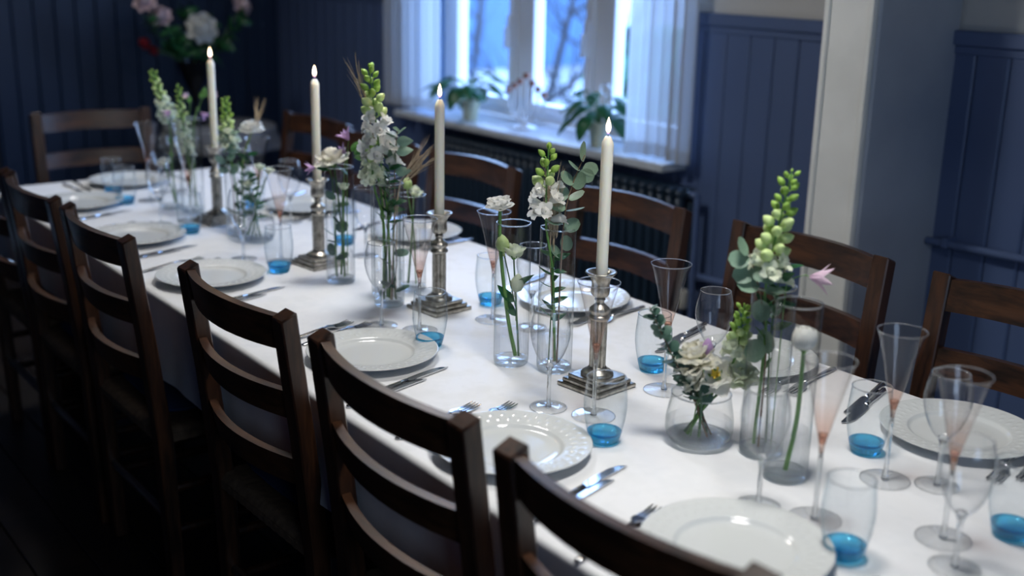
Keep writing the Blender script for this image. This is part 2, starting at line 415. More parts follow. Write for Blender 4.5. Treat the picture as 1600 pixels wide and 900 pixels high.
b.box(XL, WX0-0.02, YB-0.006, YB+0.016, 1.31, 1.335); b.box(WX1+0.02, 1.7, YB-0.006, YB+0.016, 1.31, 1.335)
struct('trim_1', b.mesh('wainscot_cap', 'navy', bevel=0.003))
struct('baseboard_back', boxmesh('baseboard_back', 'navy', XL, 1.7, YB-0.016, YB+0.001, 0, 0.12, 0.004))
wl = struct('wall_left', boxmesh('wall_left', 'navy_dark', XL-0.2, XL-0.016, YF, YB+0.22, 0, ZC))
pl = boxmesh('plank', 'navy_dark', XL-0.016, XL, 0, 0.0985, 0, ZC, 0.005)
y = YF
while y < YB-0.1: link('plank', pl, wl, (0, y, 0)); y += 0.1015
struct('wall_right', boxmesh('wall_right', 'navy_dark', XR, XR+0.1, YF, YB+0.22, 0, ZC))
struct('wall_front', boxmesh('wall_front', 'navy_dark', XL, XR, YF-0.1, YF, 0, ZC))
# pillar: pale painted front board with edge beads, side coloured bluer and darker for its dimmer light
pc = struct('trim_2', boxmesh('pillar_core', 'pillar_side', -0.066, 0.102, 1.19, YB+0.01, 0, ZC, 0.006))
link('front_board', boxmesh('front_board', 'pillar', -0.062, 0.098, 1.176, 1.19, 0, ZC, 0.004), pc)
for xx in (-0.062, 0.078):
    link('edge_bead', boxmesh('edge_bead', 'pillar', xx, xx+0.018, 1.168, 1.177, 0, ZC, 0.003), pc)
# heating pipe along the wall
b = MB(); b.tube([(0.106, 1.515, 0.782), (0.75, 1.515, 0.80), (1.6, 1.515, 0.82)], 0.011, 10)
pp = tag(link('heating_pipe', b.mesh('heating_pipe', 'navy')), 'navy painted heating pipe running along the boarded wall right of the pillar', 'pipe')
for xx in (0.16, 0.7, 1.3):
    b = MB(); b.box(xx, xx+0.02, 1.50, YB, 0.772+0.025*(xx-.1), 0.80+0.025*(xx-.1)); link('pipe_clip', b.mesh('pipe_clip', 'navy', bevel=0.002), pp)

# window
wn = bpy.data.objects.new('window_1', None)
COL.objects.link(wn); wn['kind'] = 'structure'
b = MB(); y0, y1 = 1.70, 1.77
b.box(WX0, WX0+0.09, y0, y1, WZ0, WZ1); b.box(WX1-0.09, WX1, y0, y1, WZ0, WZ1)
b.box(WX0+0.09, WX1-0.09, y0, y1, WZ0, WZ0+0.035); b.box(WX0+0.09, WX1-0.09, y0, y1, WZ1-0.08, WZ1)
MUL = ((-2.09, -2.005), (-1.585, -1.50))
for a, c in MUL: b.box(a, c, y0, y1, WZ0+0.035, WZ1-0.08)
link('window_frame', b.mesh('window_frame', 'win_white', bevel=0.004), wn)
for (a, c) in ((WX0+0.09, -2.09), (-2.005, -1.585), (-1.50, WX1-0.09)):
    b = MB(); z0, z1, q = WZ0+0.036, WZ1-0.081, 0.046
    b.box(a+.001, a+q, 1.685, 1.745, z0, z1); b.box(c-q, c-.001, 1.685, 1.745, z0, z1)
    b.box(a+q, c-q, 1.685, 1.745, z0, z0+q); b.box(a+q, c-q, 1.685, 1.745, z1-q, z1)
    sh = link('sash', b.mesh('sash', 'win_white', bevel=0.004), wn)
    link('pane', boxmesh('pane', 'pane', a+q, c-q, 1.714, 1.718, z0+q, z1-q), sh)
    b = MB(); b.box(c-0.036, c-0.012, 1.668, 1.686, 1.16, 1.30); b.tube([(c-0.024, 1.672, 1.25), (c-0.024, 1.655, 1.25), (c-0.024, 1.652, 1.16)], 0.007, 8)
    link('casement_handle', b.mesh('casement_handle', 'win_white', bevel=0.002), sh)
b = MB()
b.box(WX0-0.001, WX0+0.004, YB+0.001, 1.70, WZ0, WZ1); b.box(WX1-0.004, WX1+0.001, YB+0.001, 1.70, WZ0, WZ1); b.box(WX0, WX1, YB+0.001, 1.70, WZ1-0.004, WZ1+0.001)
link('reveal', b.mesh('reveal', 'reveal', smooth=False), wn)
b = MB(); b.add([(-2.60, 1.385, .828), (-0.895, 1.425, .828), (-0.895, YB+.001, .828), (-2.60, YB+.001, .828), (-2.60, 1.385, .857), (-0.895, 1.425, .857), (-0.895, YB+.001, .857), (-2.60, YB+.001, .857)],
    [(0,3,2,1),(4,5,6,7),(0,1,5,4),(1,2,6,5),(2,3,7,6),(3,0,4,7)])
b.box(WX0+.002, WX1-.002, YB+.001, 1.70, .828, .857)
link('window_sill', b.mesh('window_sill', 'sill', bevel=0.004), wn)

# curtains
def curtain(x0, x1, zb, label, seed, amp=0.022, pleats=9):
    rnd = random.Random(seed); ph = [rnd.uniform(0, 6) for _ in range(6)]
    b = MB(); rows = []
    nx, nz = 110, 26
    for i in range(nz+1):
        z = zb + (2.35-zb)*i/nz; row = []
        for j in range(nx+1):
            u = j/nx; fx = x0+(x1-x0)*u
            fade = 0.75+0.25*(1-i/nz)
            yy = 1.462 + amp*fade*(0.75*math.sin(2*PI*pleats*u+ph[0]+0.4*math.sin(3*u+ph[1]))+0.4*math.sin(2*PI*pleats*0.43*u+ph[2]+i*0.02))
            zz = z + (0.006*math.sin(5*u+ph[3]) if i < 3 else 0)
            row.append((fx, yy, zz))
        rows.append(row)
    b.grid(rows)
    # hem: a doubled band along the bottom
    rows = []
    for i in range(5):
        z = zb + 0.045*i/4
        rows.append([(p[0], p[1]-0.003, z+(p[2]-zb)) for p in [(x0+(x1-x0)*j/nx, 1.462 + amp*(0.75+0.25)*(0.75*math.sin(2*PI*pleats*(j/nx)+ph[0]+0.4*math.sin(3*(j/nx)+ph[1]))+0.4*math.sin(2*PI*pleats*0.43*(j/nx)+ph[2])), zb+0.006*math.sin(5*(j/nx)+ph[3])) for j in range(nx+1)]])
    t = thing('curtain', label, 'curtain', (0, 0, 0))
    dr = link('drape', b.mesh('drape', 'sheer', sharp=0), t)
    h = MB(); h.grid(rows); link('hem', h.mesh('hem', 'sheer', sharp=0), dr)
    r_ = MB(); r_.tube([(x0-.05, 1.47, 2.36), (x1+.05, 1.47, 2.36)], 0.01, 8); link('curtain_rod', r_.mesh('curtain_rod', 'win_white'), t)
curtain(-2.82, -2.35, 0.868, 'sheer white curtain at the left of the window, beside the leafy pot plant', 3, 0.020, 6)
curtain(-1.115, -0.80, 0.868, 'sheer white curtain at the right of the window, nearest the pillar', 5, 0.020, 6)

# radiator under the window
rad = thing('radiator', 'dark navy ribbed column radiator on the wall under the window sill', 'radiator', (0, 0, 0))
b = MB()
for yy in (1.44, 1.50):
    b.tube([(0, yy, 0.16), (0, yy, 0.20), (0, yy, 0.72), (0, yy, 0.755)], [0.012, 0.0165, 0.0165, 0.012], 8)
b.ball((0, 1.47, 0.765), 0.018, 0.052, 0.022, 10, 6); b.ball((0, 1.47, 0.15), 0.018, 0.052, 0.022, 10, 6)
sec = b.mesh('section', 'radiator', sharp=0)
for i in range(34): link('section', sec, rad, (-2.32+0.0455*i, 0, 0))
b = MB(); b.tube([(-2.34, 1.47, 0.765), (-0.79, 1.47, 0.765)], 0.014, 8); b.tube([(-2.34, 1.47, 0.15), (-0.80, 1.47, 0.15)], 0.014, 8)
link('header_pipe', b.mesh('header_pipe', 'radiator'), rad)
b = MB(); b.tube(spline([(-0.80, 1.47, 0.765), (-0.775, 1.475, 0.76), (-0.77, 1.48, 0.70), (-0.77, 1.48, 0.0)]), 0.011, 8)
b.tube([(-0.80, 1.50, 0.474), (-0.07, 1.50, 0.49)], 0.012, 8)
link('feed_pipe', b.mesh('feed_pipe', 'navy'), rad)
for xx in (-2.2, -0.9):
    b = MB(); b.tube([(xx, 1.47, 0.0), (xx, 1.47, 0.16)], [0.02, 0.014], 8); link('foot', b.mesh('foot', 'radiator'), rad)
b = MB(); b.lathe([(0.001, 0), (0.026, 0), (0.028, 0.006), (0.028, 0.056), (0.024, 0.064), (0.001, 0.066)], 20)
tv = link('thermostat_valve', b.mesh('thermostat_valve', 'valve'), rad, (-0.795, 1.455, 0.36)); tv['label'] = 'white plastic valve knob'
b = MB(); b.tube([(-0.795, 1.455, 0.36), (-0.795, 1.455, 0.10), (-0.83, 1.465, 0.10)], 0.010, 8); link('valve_pipe', b.mesh('valve_pipe', 'navy'), rad)
# black stove-like radiator at the far left wall
bx = thing('cast_iron_radiator', 'black cast iron radiator against the far navy wall at the left', 'radiator', (-3.98, -0.55, 0))
b = MB(); b.box(-0.055, 0.055, -0.024, 0.024, 0.08, 0.72); sec = b.mesh('section', 'black_iron', bevel=0.012)
for i in range(11): link('section', sec, bx, (0, 0.052*i, 0))
for i in (0, 10):
    b = MB(); b.box(-0.04, 0.04, -0.02, 0.02, 0, 0.09); link('foot', b.mesh('foot', 'black_iron', bevel=0.006), bx, (0, 0.052*i, 0))

# outside the window
struct('ground', boxmesh('ground', 'snow', -60, 20, 1.95, 60, -0.5, -0.3))
def tree(base, segs, label, seed, h=4.2, r=0.10, lean=(0.15, 0)):
    rnd = random.Random(seed)
    t = thing('bare_tree', label, 'tree', base)
    b = MB(); tp = V((lean[0]*h, lean[1]*h, h))
    trunk = spline([(0, 0, 0), (tp.x*.2+.05, tp.y*.2, h*.25), (tp.x*.5-.03, tp.y*.5+.05, h*.55), tuple(tp)], 5)
    b.tube(trunk, [r*(1-0.75*i/(len(trunk)-1)) for i in range(len(trunk))], 8); link('trunk', b.mesh('trunk', 'bark'), t)
    for k in range(segs):
        i = rnd.randint(1, len(trunk)-2); p = trunk[i]
        a = rnd.uniform(0, 2*PI); L = rnd.uniform(0.7, 1.8)*(1-i/len(trunk)*.5); up = rnd.uniform(0.35, 0.9)
        d = V((math.cos(a), math.sin(a), up)).normalized()
        pts = spline([p, p+d*L*.5+V((rnd.uniform(-.1,.1), rnd.uniform(-.1,.1), 0)), p+d*L+V((0, 0, .15*L))], 4)
        b = MB(); r0 = r*0.62*(1-i/len(trunk)*.6); b.tube(pts, [r0*(1-.85*j/(len(pts)-1)) for j in range(len(pts))], 5)
        for q in range(6):
            j = rnd.randint(2, len(pts)-1); s = pts[j]; dd = (d+V((rnd.uniform(-.9,.9), rnd.uniform(-.9,.9), rnd.uniform(-.2,.7)))).normalized()
            l2 = rnd.uniform(.3, .8); b.tube([s, s+dd*l2*.5+V((0,0,.02)), s+dd*l2+V((0, 0, .08))], [r0*.32, r0*.22, r0*.08], 4)
        link('branch', b.mesh('branch', 'bark'), t)
tree((-7.30, 6.0, -0.3), 16, 'bare dark tree outside the middle window pane, leaning right', 11, 4.2, 0.045, (0.22, 0.12))
tree((-7.05, 6.3, -0.3), 14, 'second bare tree outside the middle pane, crossing the first', 31, 4.2, 0.035, (0.42, 0.30))
tree((-9.6, 8.6, -0.3), 16, 'bare thin tree standing farther out behind the middle pane', 21, 4.6, 0.05, (-0.02, 0.1))
tree((-9.4, 6.6, -0.3), 16, 'bare tree outside the left window pane', 5, 4.4, 0.04, (0.10, 0.05))
hs = thing('house', 'blue rendered house outside beyond the left window pane', 'house', (-15.0, 11.3, -0.3))
link('wall', boxmesh('wall', 'facade', -0.9, 1.15, -1.5, 1.5, 0, 3.4), hs)
b = MB(); b.add([(-1.1,-1.6,3.4),(1.35,-1.6,3.4),(1.35,1.6,3.4),(-1.1,1.6,3.4),(.1,-1.6,4.4),(.1,1.6,4.4)], [(0,1,4),(2,3,5),(1,2,5,4),(3,0,4,5),(0,3,2,1)])
link('roof', b.mesh('roof', 'black_iron', smooth=False), hs)
for yy in (-0.7, 0.5):
    link('window', boxmesh('window', 'win_white', 1.15, 1.19, yy, yy+.5, 1.2, 2.2), hs)
hd = MB(); rnd = random.Random(2)
for i in range(60): hd.ball((rnd.uniform(-.9, .9), rnd.uniform(-.4, .4), rnd.uniform(.1, .9)), .22, .22, .2, 7, 4)
hg = link('hedge', hd.mesh('hedge', 'hedge', sharp=0), None, (-8.3, 8.6, -0.3)); tag(hg, 'dark green hedge outside the right window pane', 'hedge'); hg['kind'] = 'stuff'

# ------------------------------------------------------------------ table and cloth
TX0, TX1, TY = -2.185, 1.56, 0.478
tb = thing('dining_table', 'long dining table hidden under the white tablecloth', 'table', (0, 0, 0))
link('tabletop', boxmesh('tabletop', 'wood_x', TX0+0.006, TX1-0.006, -TY+0.006, TY-0.006, 0.712, 0.748, 0.003), tb)
lg = boxmesh('leg', 'wood', -0.035, 0.035, -0.035, 0.035, 0, 0.712, 0.004)
for xx in (TX0+0.32, TX1-0.3):
    for yy in (-0.36, 0.36): link('leg', lg, tb, (xx, yy, 0))
def cloth():
    drop = 0.20; rc = 0.07; b = MB()
    # outline of the table as points with outward normals
    out = []
    def edge(p, q, n, cnt):
        for i in range(cnt):
            t = i/cnt; out.append((V((p[0]+(q[0]-p[0])*t, p[1]+(q[1]-p[1])*t)), V(n)))
    def corner(c, a0):
        for i in range(12):
            a = a0+PI/2*i/12; d = V((math.cos(a), math.sin(a))); out.append((V(c)+d*rc, d))
    edge((TX0+rc, -TY), (TX1-rc, -TY), (0, -1), 260); corner((TX1-rc, -TY+rc), -PI/2)
    edge((TX1, -TY+rc), (TX1, TY-rc), (1, 0), 70); corner((TX1-rc, TY-rc), 0)
    edge((TX1-rc, TY), (TX0+rc, TY), (0, 1), 260); corner((TX0+rc, TY-rc), PI/2)
    edge((TX0, TY-rc), (TX0, -TY+rc), (-1, 0), 70); corner((TX0+rc, -TY+rc), PI)
    n = len(out); s = [0.0]
    for i in range(1, n): s.append(s[-1]+(out[i][0]-out[i-1][0]).length)
    rows = []
    inner = []
    for (p, d) in out: inner.append((p.x-d.x*0.010, p.y-d.y*0.010, 0.75))
    for q in (0.06, 0.02): rows.append([(p.x-d.x*q, p.y-d.y*q, 0.75) for p, d in out])
    rows.append(inner)
    for k in range(1, 5):
        a = PI/2*k/4
        rows.append([(p.x-d.x*0.010+d.x*0.010*math.sin(a), p.y-d.y*0.010+d.y*0.010*math.sin(a), 0.75-0.010*(1-math.cos(a))) for p, d in out])
    K = 12
    for k in range(1, K+1):
        f = k/K; row = []
        for i, (p, d) in enumerate(out):
            q = s[i]
            w1 = math.sin(q*11.0+1.3)+0.6*math.sin(q*23.0+0.5*math.sin(q*3))+0.35*math.sin(q*47)
            o_ = 0.003*f + 0.0075*(f**1.2)*(w1+1.9)*0.5
            row.append((p.x+d.x*o_, p.y+d.y*o_, 0.74-(drop-0.01)*f+0.006*f*math.sin(q*4.1)))
        rows.append(row)
    b.grid(rows, True)
    # top sheet
    b.f.append(tuple(range(0, n)))
    me = b.mesh('tablecloth', 'linen', sharp=0)
    return tag(link('tablecloth', me), 'white damask tablecloth hanging over the long dining table', 'tablecloth')
cloth()
ZT = 0.7503

# ------------------------------------------------------------------ chairs
def make_chair(label, group):
    t = thing('dining_chair', label, 'chair', group=group)
    W = 0.2075
    # back posts: upright below the seat, raked above
    for sgn in (-1, 1):
        b = MB(); secs = [(0.0, 0.012, .019, .017), (0.44, 0.0, .021, .019), (0.70, -0.026, .021, .017), (0.93, -0.054, .021, .016)]
        rows = []
        for (z, y_, hx, hy) in secs:
            c = 0.01 if z > 0.9 else 0
            rows.append([(sgn*W-hx, y_-hy, z-c), (sgn*W+hx, y_-hy, z-c), (sgn*W+hx, y_+hy, z+c*.4), (sgn*W-hx, y_+hy, z+c*.4)])
        b.grid(rows, True); o = 0; b.f.append((3, 2, 1, 0)); k = len(b.v); b.f.append((k-4, k-3, k-2, k-1))
        link('back_post', b.mesh('back_post', 'wood', bevel=0.003), t)
    for (zc, hh) in ((0.888, 0.033), (0.745, 0.029), (0.605, 0.029)):
        ym = -0.054*(max(zc-0.44, 0)/0.49)**1.1
        b = MB(); rows = []
        nseg = 12
        for i in range(nseg+1):
            u = -1+2*i/nseg; xx = u*(W-0.019); bow = -0.034*(1-u*u)
            tilt = 0.006
            up = 0.004*(1-u*u) if zc > .8 else 0
            rows.append([(xx, ym+bow-0.009+tilt, zc-hh), (xx, ym+bow+0.009+tilt, zc-hh), (xx, ym+bow+0.009-tilt, zc+hh+up), (xx, ym+bow-0.009-tilt, zc+hh+up)])
        b.grid(rows, True); b.f.append((3, 2, 1, 0)); k = len(b.v); b.f.append((k-4, k-3, k-2, k-1))
        link('back_slat', b.mesh('back_slat', 'wood_x', sharp=40), t)
    for sgn in (-1, 1):
        link('front_leg', boxmesh('front_leg', 'wood', sgn*W-0.02, sgn*W+0.02, 0.36, 0.40, 0, 0.455, 0.003), t)
        b = MB(); b.tube([(sgn*W, 0.01, 0.19), (sgn*W, 0.37, 0.19)], 0.011, 8); b.tube([(sgn*W, 0.01, 0.30), (sgn*W, 0.37, 0.30)], 0.011, 8)
        link('side_stretcher', b.mesh('side_stretcher', 'wood'), t)
    b = MB(); b.tube([(-W, 0.38, 0.25), (W, 0.38, 0.25)], 0.012, 8); link('front_stretcher', b.mesh('front_stretcher', 'wood_x'), t)
    b = MB(); b.tube([(-W, 0.008, 0.22), (W, 0.008, 0.22)], 0.012, 8); link('rear_stretcher', b.mesh('rear_stretcher', 'wood_x'), t)
    # rush seat: four bundles of cord meeting on the diagonals
    b = MB(); rows = []; n = 56
    for j in range(n+1):
        row = []
        for i in range(n+1):
            u = -1+2*i/n; v = -1+2*j/n
            e = max(abs(u), abs(v)); strand = (abs(u) if abs(v) >= abs(u) else abs(v))
            # cords run around the outer rails, so ridges follow the coordinate across each triangle
            rid = 0.0016*abs(math.sin(strand*PI*18))
            edge_ = 0.020*max(0, (e-0.9)/0.1)**2
            row.append((u*0.222, 0.19+v*0.206, 0.456+rid-edge_+0.006*(e-0.5)))
        rows.append(row)
    b.grid(rows)
    ring = []
    for zz, k in ((0.446, 1.0), (0.424, 0.99), (0.418, 0.94)):
        r_ = []
        for q in range(160):
            a = q/160*4; sd = int(a); f = -1+2*(a-sd)
            px_, py_ = [(f, -1), (1, f), (-f, 1), (-1, -f)][sd]
            rr = k*(1+0.006*math.sin(q*PI*0.75))
            r_.append((px_*0.222*rr, 0.19+py_*0.206*rr, zz))
        ring.append(r_)
    b.grid(ring, True); b.f.append(tuple(reversed(range(len(b.v)-160, len(b.v)))))
    link('rush_seat', b.mesh('rush_seat', 'rush', sharp=50), t)
    return t
def cushion_mesh():
    b = MB(); rows = []; n = 14
    for j in range(n+1):
        row = []
        for i in range(n+1):
            u = -1+2*i/n; v = -1+2*j/n
            k = (1-abs(u)**5)*(1-abs(v)**5)
            row.append((u*0.175*(1-0.06*v*v), v*0.165*(1-0.06*u*u), 0.017+0.016*max(k, 0)**.5))
        rows.append(row)
    b.grid(rows)
    rows2 = [[(p[0], p[1], 0.017-(p[2]-0.017)) for p in reversed(r)] for r in rows]
    b.grid(rows2)
    return b.mesh('cushion', 'cushion', sharp=0)
CUSH = cushion_mesh()
piping = MB()
piping.tube([(math.copysign(abs(math.cos(a))**.25, math.cos(a))*.168, math.copysign(abs(math.sin(a))**.25, math.sin(a))*.158, .017) for a in [2*PI*i/40 for i in range(41)]], .004, 6, False)
PIPE = piping.mesh('piping', 'cushion')
ORD = ['first', 'second', 'third', 'fourth', 'fifth', 'sixth']
CH = None
near = [(-1.735, -0.53, 0), (-1.262, -0.53, 0), (-0.747, -0.525, 0), (-0.046, -0.495, 0.02), (0.519, -0.497, -0.03), (1.055, -0.50, 0.03)]
far = [(-2.06, 0.655, 0.06), (-1.53, 0.62, 0.04), (-1.0, 0.645, 0.02), (-0.305, 0.665, 0), (0.297, 0.68, -0.01), (0.868, 0.67, 0)]
for i, (x, y, a) in enumerate(near):
    lab = f'dark ladder back chair seen from behind, {ORD[i]} near side chair from the far end'
    if CH is None: CH = make_chair(lab, 'ladder back chairs around the table'); c = CH
    else: c = copy_tree(CH)
    c.location = (x, y, 0); c.rotation_euler = (0, 0, a); c['label'] = lab
    if i == 4: c.scale = (1.06, 1, 1)
    if i > 0:
        q = thing('seat_cushion', f'flat navy seat cushion on the {ORD[i]} near side chair from the far end', 'cushion', (x-0.19*math.sin(a), y+0.19*math.cos(a), 0.4615), a, 'navy cushions on the near side chairs')
        link('pad', CUSH, q); link('piping', PIPE, q)
for i, (x, y, a) in enumerate(far):
    c = copy_tree(CH); c.location = (x, y, 0); c.rotation_euler = (0, 0, PI+a)
    c['label'] = f'brown ladder back chair facing the camera, {ORD[i]} window side chair from the far end'
c = copy_tree(CH); c.location = (-2.60, 0.03, 0); c.rotation_euler = (0, 0, -PI/2-0.06)
c['label'] = 'brown ladder back dining chair at the far head of the table'

# ------------------------------------------------------------------ place settings
def plate_mesh():
    b = MB(); n = 288
    prof = [(0.001, 0.0065), (0.03, 0.0065), (0.060, 0.0065), (0.078, 0.0068), (0.083, 0.0085), (0.0855, 0.0118), (0.088, 0.0130)]
    rimn = 14
    for i in range(1, rimn+1): prof.append((0.088+0.044*i/rimn, 0.0130+0.0065*i/rimn))
    prof += [(0.1338, 0.0198), (0.135, 0.0192), (0.1342, 0.0182), (0.120, 0.0140), (0.095, 0.0085), (0.082, 0.0020), (0.078, 0.0), (0.070, 0.0), (0.068, 0.002), (0.001, 0.002)]
    rows = []
    for k, (r, z) in enumerate(prof):
        row = []
        for j in range(n):
            a = 2*PI*j/n; zz = z
            if 7 <= k <= 6+rimn-1:
                t = (r-0.088)/0.044
                zz += 0.0018*max(0, math.cos(36*a+t*9))*max(0, math.cos(36*a-t*9)) * math.sin(PI*min(1, max(0, t*1.02)))**.5
            row.append((r*math.cos(a), r*math.sin(a), zz))
        rows.append(row)
    b.grid(rows, True)
    return b.mesh('dinner_plate', 'porcelain', sharp=0)
PLATE = plate_mesh()
NEARP = [(-1.757, -0.306), (-1.222, -0.315), (-0.714, -0.312), (0.012, -0.276), (0.549, -0.325), (1.004, -0.278)]
FARP = [(-1.335, 0.285), (-0.835, 0.372), (-0.058, 0.322), (0.476, 0.35), (0.946, 0.360)]
PLACE = {('n', i): f'{ORD[i]} near side place from the far end' for i in range(6)}
PLACE.update({('f', i): f'{ORD[i]} window side place from the far end' for i in range(6)})
PLACE['h'] = 'the far head of the table'; PLACE['r'] = 'the near right head of the table'
def plate(x, y, pl):
    tag(link('dinner_plate', PLATE, None, (x, y, ZT), random.uniform(0, 1)), f'white dinner plate with basket rim, {PLACE[pl]}', 'plate', 'white dinner plates')
for i, (x, y) in enumerate(NEARP): plate(x, y, ('n', i))
for i, (x, y) in enumerate(FARP): plate(x, y, ('f', i))
plate(-2.035, -0.048, 'h')

def cutlery_meshes():
    def strip(stations, thick):
        """stations: (s along length, half width, height); a flat bar swept along +Y"""
        b = MB(); rows = []
        for (s, hw, h) in stations:
            rows.append([(-hw, s, h), (-hw*.5, s, h+thick*.9), (0, s, h+thick), (hw*.5, s, h+thick*.9), (hw, s, h), (0, s, h-thick*.0)])
        b.grid(rows, True); b.f.append(tuple(range(6))[::-1]); k = len(b.v); b.f.append(tuple(range(k-6, k)))
        return b
    fh = strip([(0.0, .004, .0006), (.006, .0085, .0006), (.03, .0078, .002), (.07, .005, .0045), (.11, .0032, .007), (.138, .0036, .0075)], .0028).mesh('handle', 'steel', sharp=0)
    b = MB(); rows = []
    for (s, hw, h) in [(.138, .0036, .0075), (.146, .009, .0068), (.156, .0125, .0048), (.166, .0128, .003)]:
        rows.append([(-hw, s, h), (-hw*.4, s, h-.001), (hw*.4, s, h-.001), (hw, s, h), (hw, s, h+.0016), (hw*.4, s, h+.0006), (-hw*.4, s, h+.0006), (-hw, s, h+.0016)])
    b.grid(rows, True)
    for k in range(4):
        cx = -.0105+.007*k
        rows = []
        for (s, hw, h) in [(.166, .0023, .0025), (.185, .0021, .0016), (.203, .0017, .0035), (.210, .0007, .0050)]:
            rows.append([(cx-hw, s, h), (cx+hw, s, h), (cx+hw, s, h+.0018), (cx-hw, s, h+.0018)])
        b.grid(rows, True); q = len(b.v); b.f.append((q-4, q-3, q-2, q-1))
    ft = b.mesh('tines', 'steel', sharp=40)
    kh = strip([(0.0, .004, 0), (.005, .0078, 0), (.04, .0072, 0), (.085, .0055, 0), (.105, .0065, 0)], .0062).mesh('handle', 'steel', sharp=0)
    b = MB(); rows = []
    for (s, a, c) in [(.105, -.005, .006), (.115, -.0085, .0085), (.15, -.0095, .0085), (.185, -.0085, .0085), (.203, -.003, .0082), (.213, .0055, .0078)]:
        rows.append([(a, s, .0018), (c, s, .0012), (c, s, .0042), (a, s, .0026)])
    b.grid(rows, True); b.f.append((3, 2, 1, 0)); k = len(b.v); b.f.append((k-4, k-3, k-2, k-1))
    kb = b.mesh('blade', 'steel', sharp=40)
    return fh, ft, kh, kb
FH, FT, KH, KB = cutlery_meshes()
def utensil(kind, tip, ang, pl, which, s=1.0):
    """tip in table coordinates; ang = heading of the tip"""
    L = 0.21*s
    d = V((math.cos(ang), math.sin(ang), 0))
    base = V((tip[0], tip[1], ZT)) - d*L
    side = 'left' if kind == 'fork' else 'right'
    t = thing('table_'+kind, f'{which} steel {kind} {side} of plate, {PLACE[pl]}', kind, base, ang-PI/2, f'steel {kind}s beside the plates')
    t.scale = (s, s, s)
    if kind == 'fork': link('handle', FH, t); link('tines', FT, t)
    else: link('handle', KH, t); link('blade', KB, t)
# near side: two forks left of each plate, two knives right, all turned a little
TILT = PI/2 + R(13.5)
nf = {2: ((-.20, .06), (-.17, .10)), 3: ((-.222, .075), (-.190, .105)), 4: ((-.199, .070), (-.163, .128)), 5: ((-.158, .006), (-.120, .078))}
nk = {3: ((.135, .086), (.168, .013)), 4: ((.150, .112), (.178, .060)), 2: ((.159, .114), (.196, .048))}
for i, (x, y) in enumerate(NEARP):
    fo = nf.get(i, ((-.195, .065), (-.165, .11))); ko = nk.get(i, ((.155, .105), (.185, .045)))
    for (dx, dy), wch, s in zip(fo, ('outer', 'inner'), (1.0, 0.94)): utensil('fork', (x+dx, y+dy), TILT, ('n', i), wch, s)
    for (dx, dy), wch, s in zip(ko, ('inner', 'outer'), (1.02, 0.95)): utensil('knife', (x+dx, y+dy), TILT, ('n', i), wch, s)
for i, (x, y) in enumerate(FARP):
    for (dx, dy), wch, s in zip(((.168, -.085), (.140, -.125)), ('outer', 'inner'), (1.0, 0.94)): utensil('fork', (x+dx, y+dy), TILT+PI, ('f', i), wch, s)
    for (dx, dy), wch, s in zip(((-.150, -.118), (-.178, -.075)), ('inner', 'outer'), (1.02, 0.95)): utensil('knife', (x+dx, y+dy), TILT+PI+R(4), ('f', i), wch, s)
utensil('knife', (-1.950, -0.207), R(-2), 'h', 'inner', 1.0); utensil('knife', (-1.930, -0.232), R(4), 'h', 'outer', 0.95)
utensil('fork', (-1.945, 0.135), R(0), 'h', 'inner', 0.94)

# tumblers, wine glasses, flutes
def tumbler_meshes():
    b = MB(); outer = [(0.0265, 0.006), (0.0300, 0.02), (0.0345, 0.042), (0.0370, 0.062), (0.0368, 0.078), (0.0350, 0.098), (0.0328, 0.1185)]
    b.lathe(outer, 40)
    w_ = b.mesh('glass_wall', 'tumbler', sharp=0)
    b = MB(); b.lathe([(0.001, 0.0012), (0.022, 0.0005), (0.0255, 0.003), (0.0275, 0.012), (0.0300, 0.0205), (0.0293, 0.0215), (0.026, 0.0175), (0.018, 0.0135), (0.001, 0.0125)], 36)
    bs = b.mesh('thick_base', 'aqua', sharp=0)
    b = MB(); b.tube([(0.0328*math.cos(a), 0.0328*math.sin(a), 0.1185) for a in [2*PI*i/48 for i in range(49)]], 0.0010, 6, False)
    return w_, bs, b.mesh('rim', 'glass_rim', sharp=0)
TW, TBs, TR = tumbler_meshes()
def tumbler(x, y, pl):
    t = thing('water_tumbler', f'clear tumbler with aqua blue base, {PLACE[pl]}', 'tumbler', (x, y, ZT), 0, 'blue based water tumblers')
    gw = link('glass_wall', TW, t); o = link('thick_base', TBs, t); o['label'] = 'aqua blue glass base'; link('rim', TR, gw)
def wine_meshes():
    b = MB(); bowl = [(0.0045, 0.0795), (0.010, 0.083), (0.0185, 0.092), (0.0265, 0.106), (0.0325, 0.122), (0.0362, 0.139), (0.0368, 0.150), (0.0352, 0.166), (0.0318, 0.181), (0.0292, 0.190)]
    b.lathe(bowl, 40); bw = b.mesh('bowl', 'glass', sharp=0)
    b = MB(); b.tube([(0.0292*math.cos(a), 0.0292*math.sin(a), 0.190) for a in [2*PI*i/48 for i in range(49)]], 0.0008, 6, False); rm = b.mesh('rim', 'glass_rim', sharp=0)
    b = MB(); b.lathe([(0.0005, 0.0015), (0.0055, 0.0018), (0.0058, 0.003), (0.0042, 0.010), (0.0036, 0.025), (0.0036, 0.060), (0.0044, 0.072), (0.0075, 0.0805), (0.0082, 0.084), (0.004, 0.0865), (0.0005, 0.087)], 16); st = b.mesh('stem', 'glass_rim', sharp=0)
    b = MB(); b.lathe([(0.0005, 0.0045), (0.006, 0.004), (0.020, 0.0022), (0.0335, 0.0012), (0.0340, 0.0008)], 40); ft = b.mesh('foot', 'glass', sharp=0)
    b = MB(); b.tube([(0.034*math.cos(a), 0.034*math.sin(a), 0.0011) for a in [2*PI*i/48 for i in range(49)]], 0.0008, 6, False); fr = b.mesh('foot_rim', 'glass_rim', sharp=0)
    return bw, rm, st, ft, fr
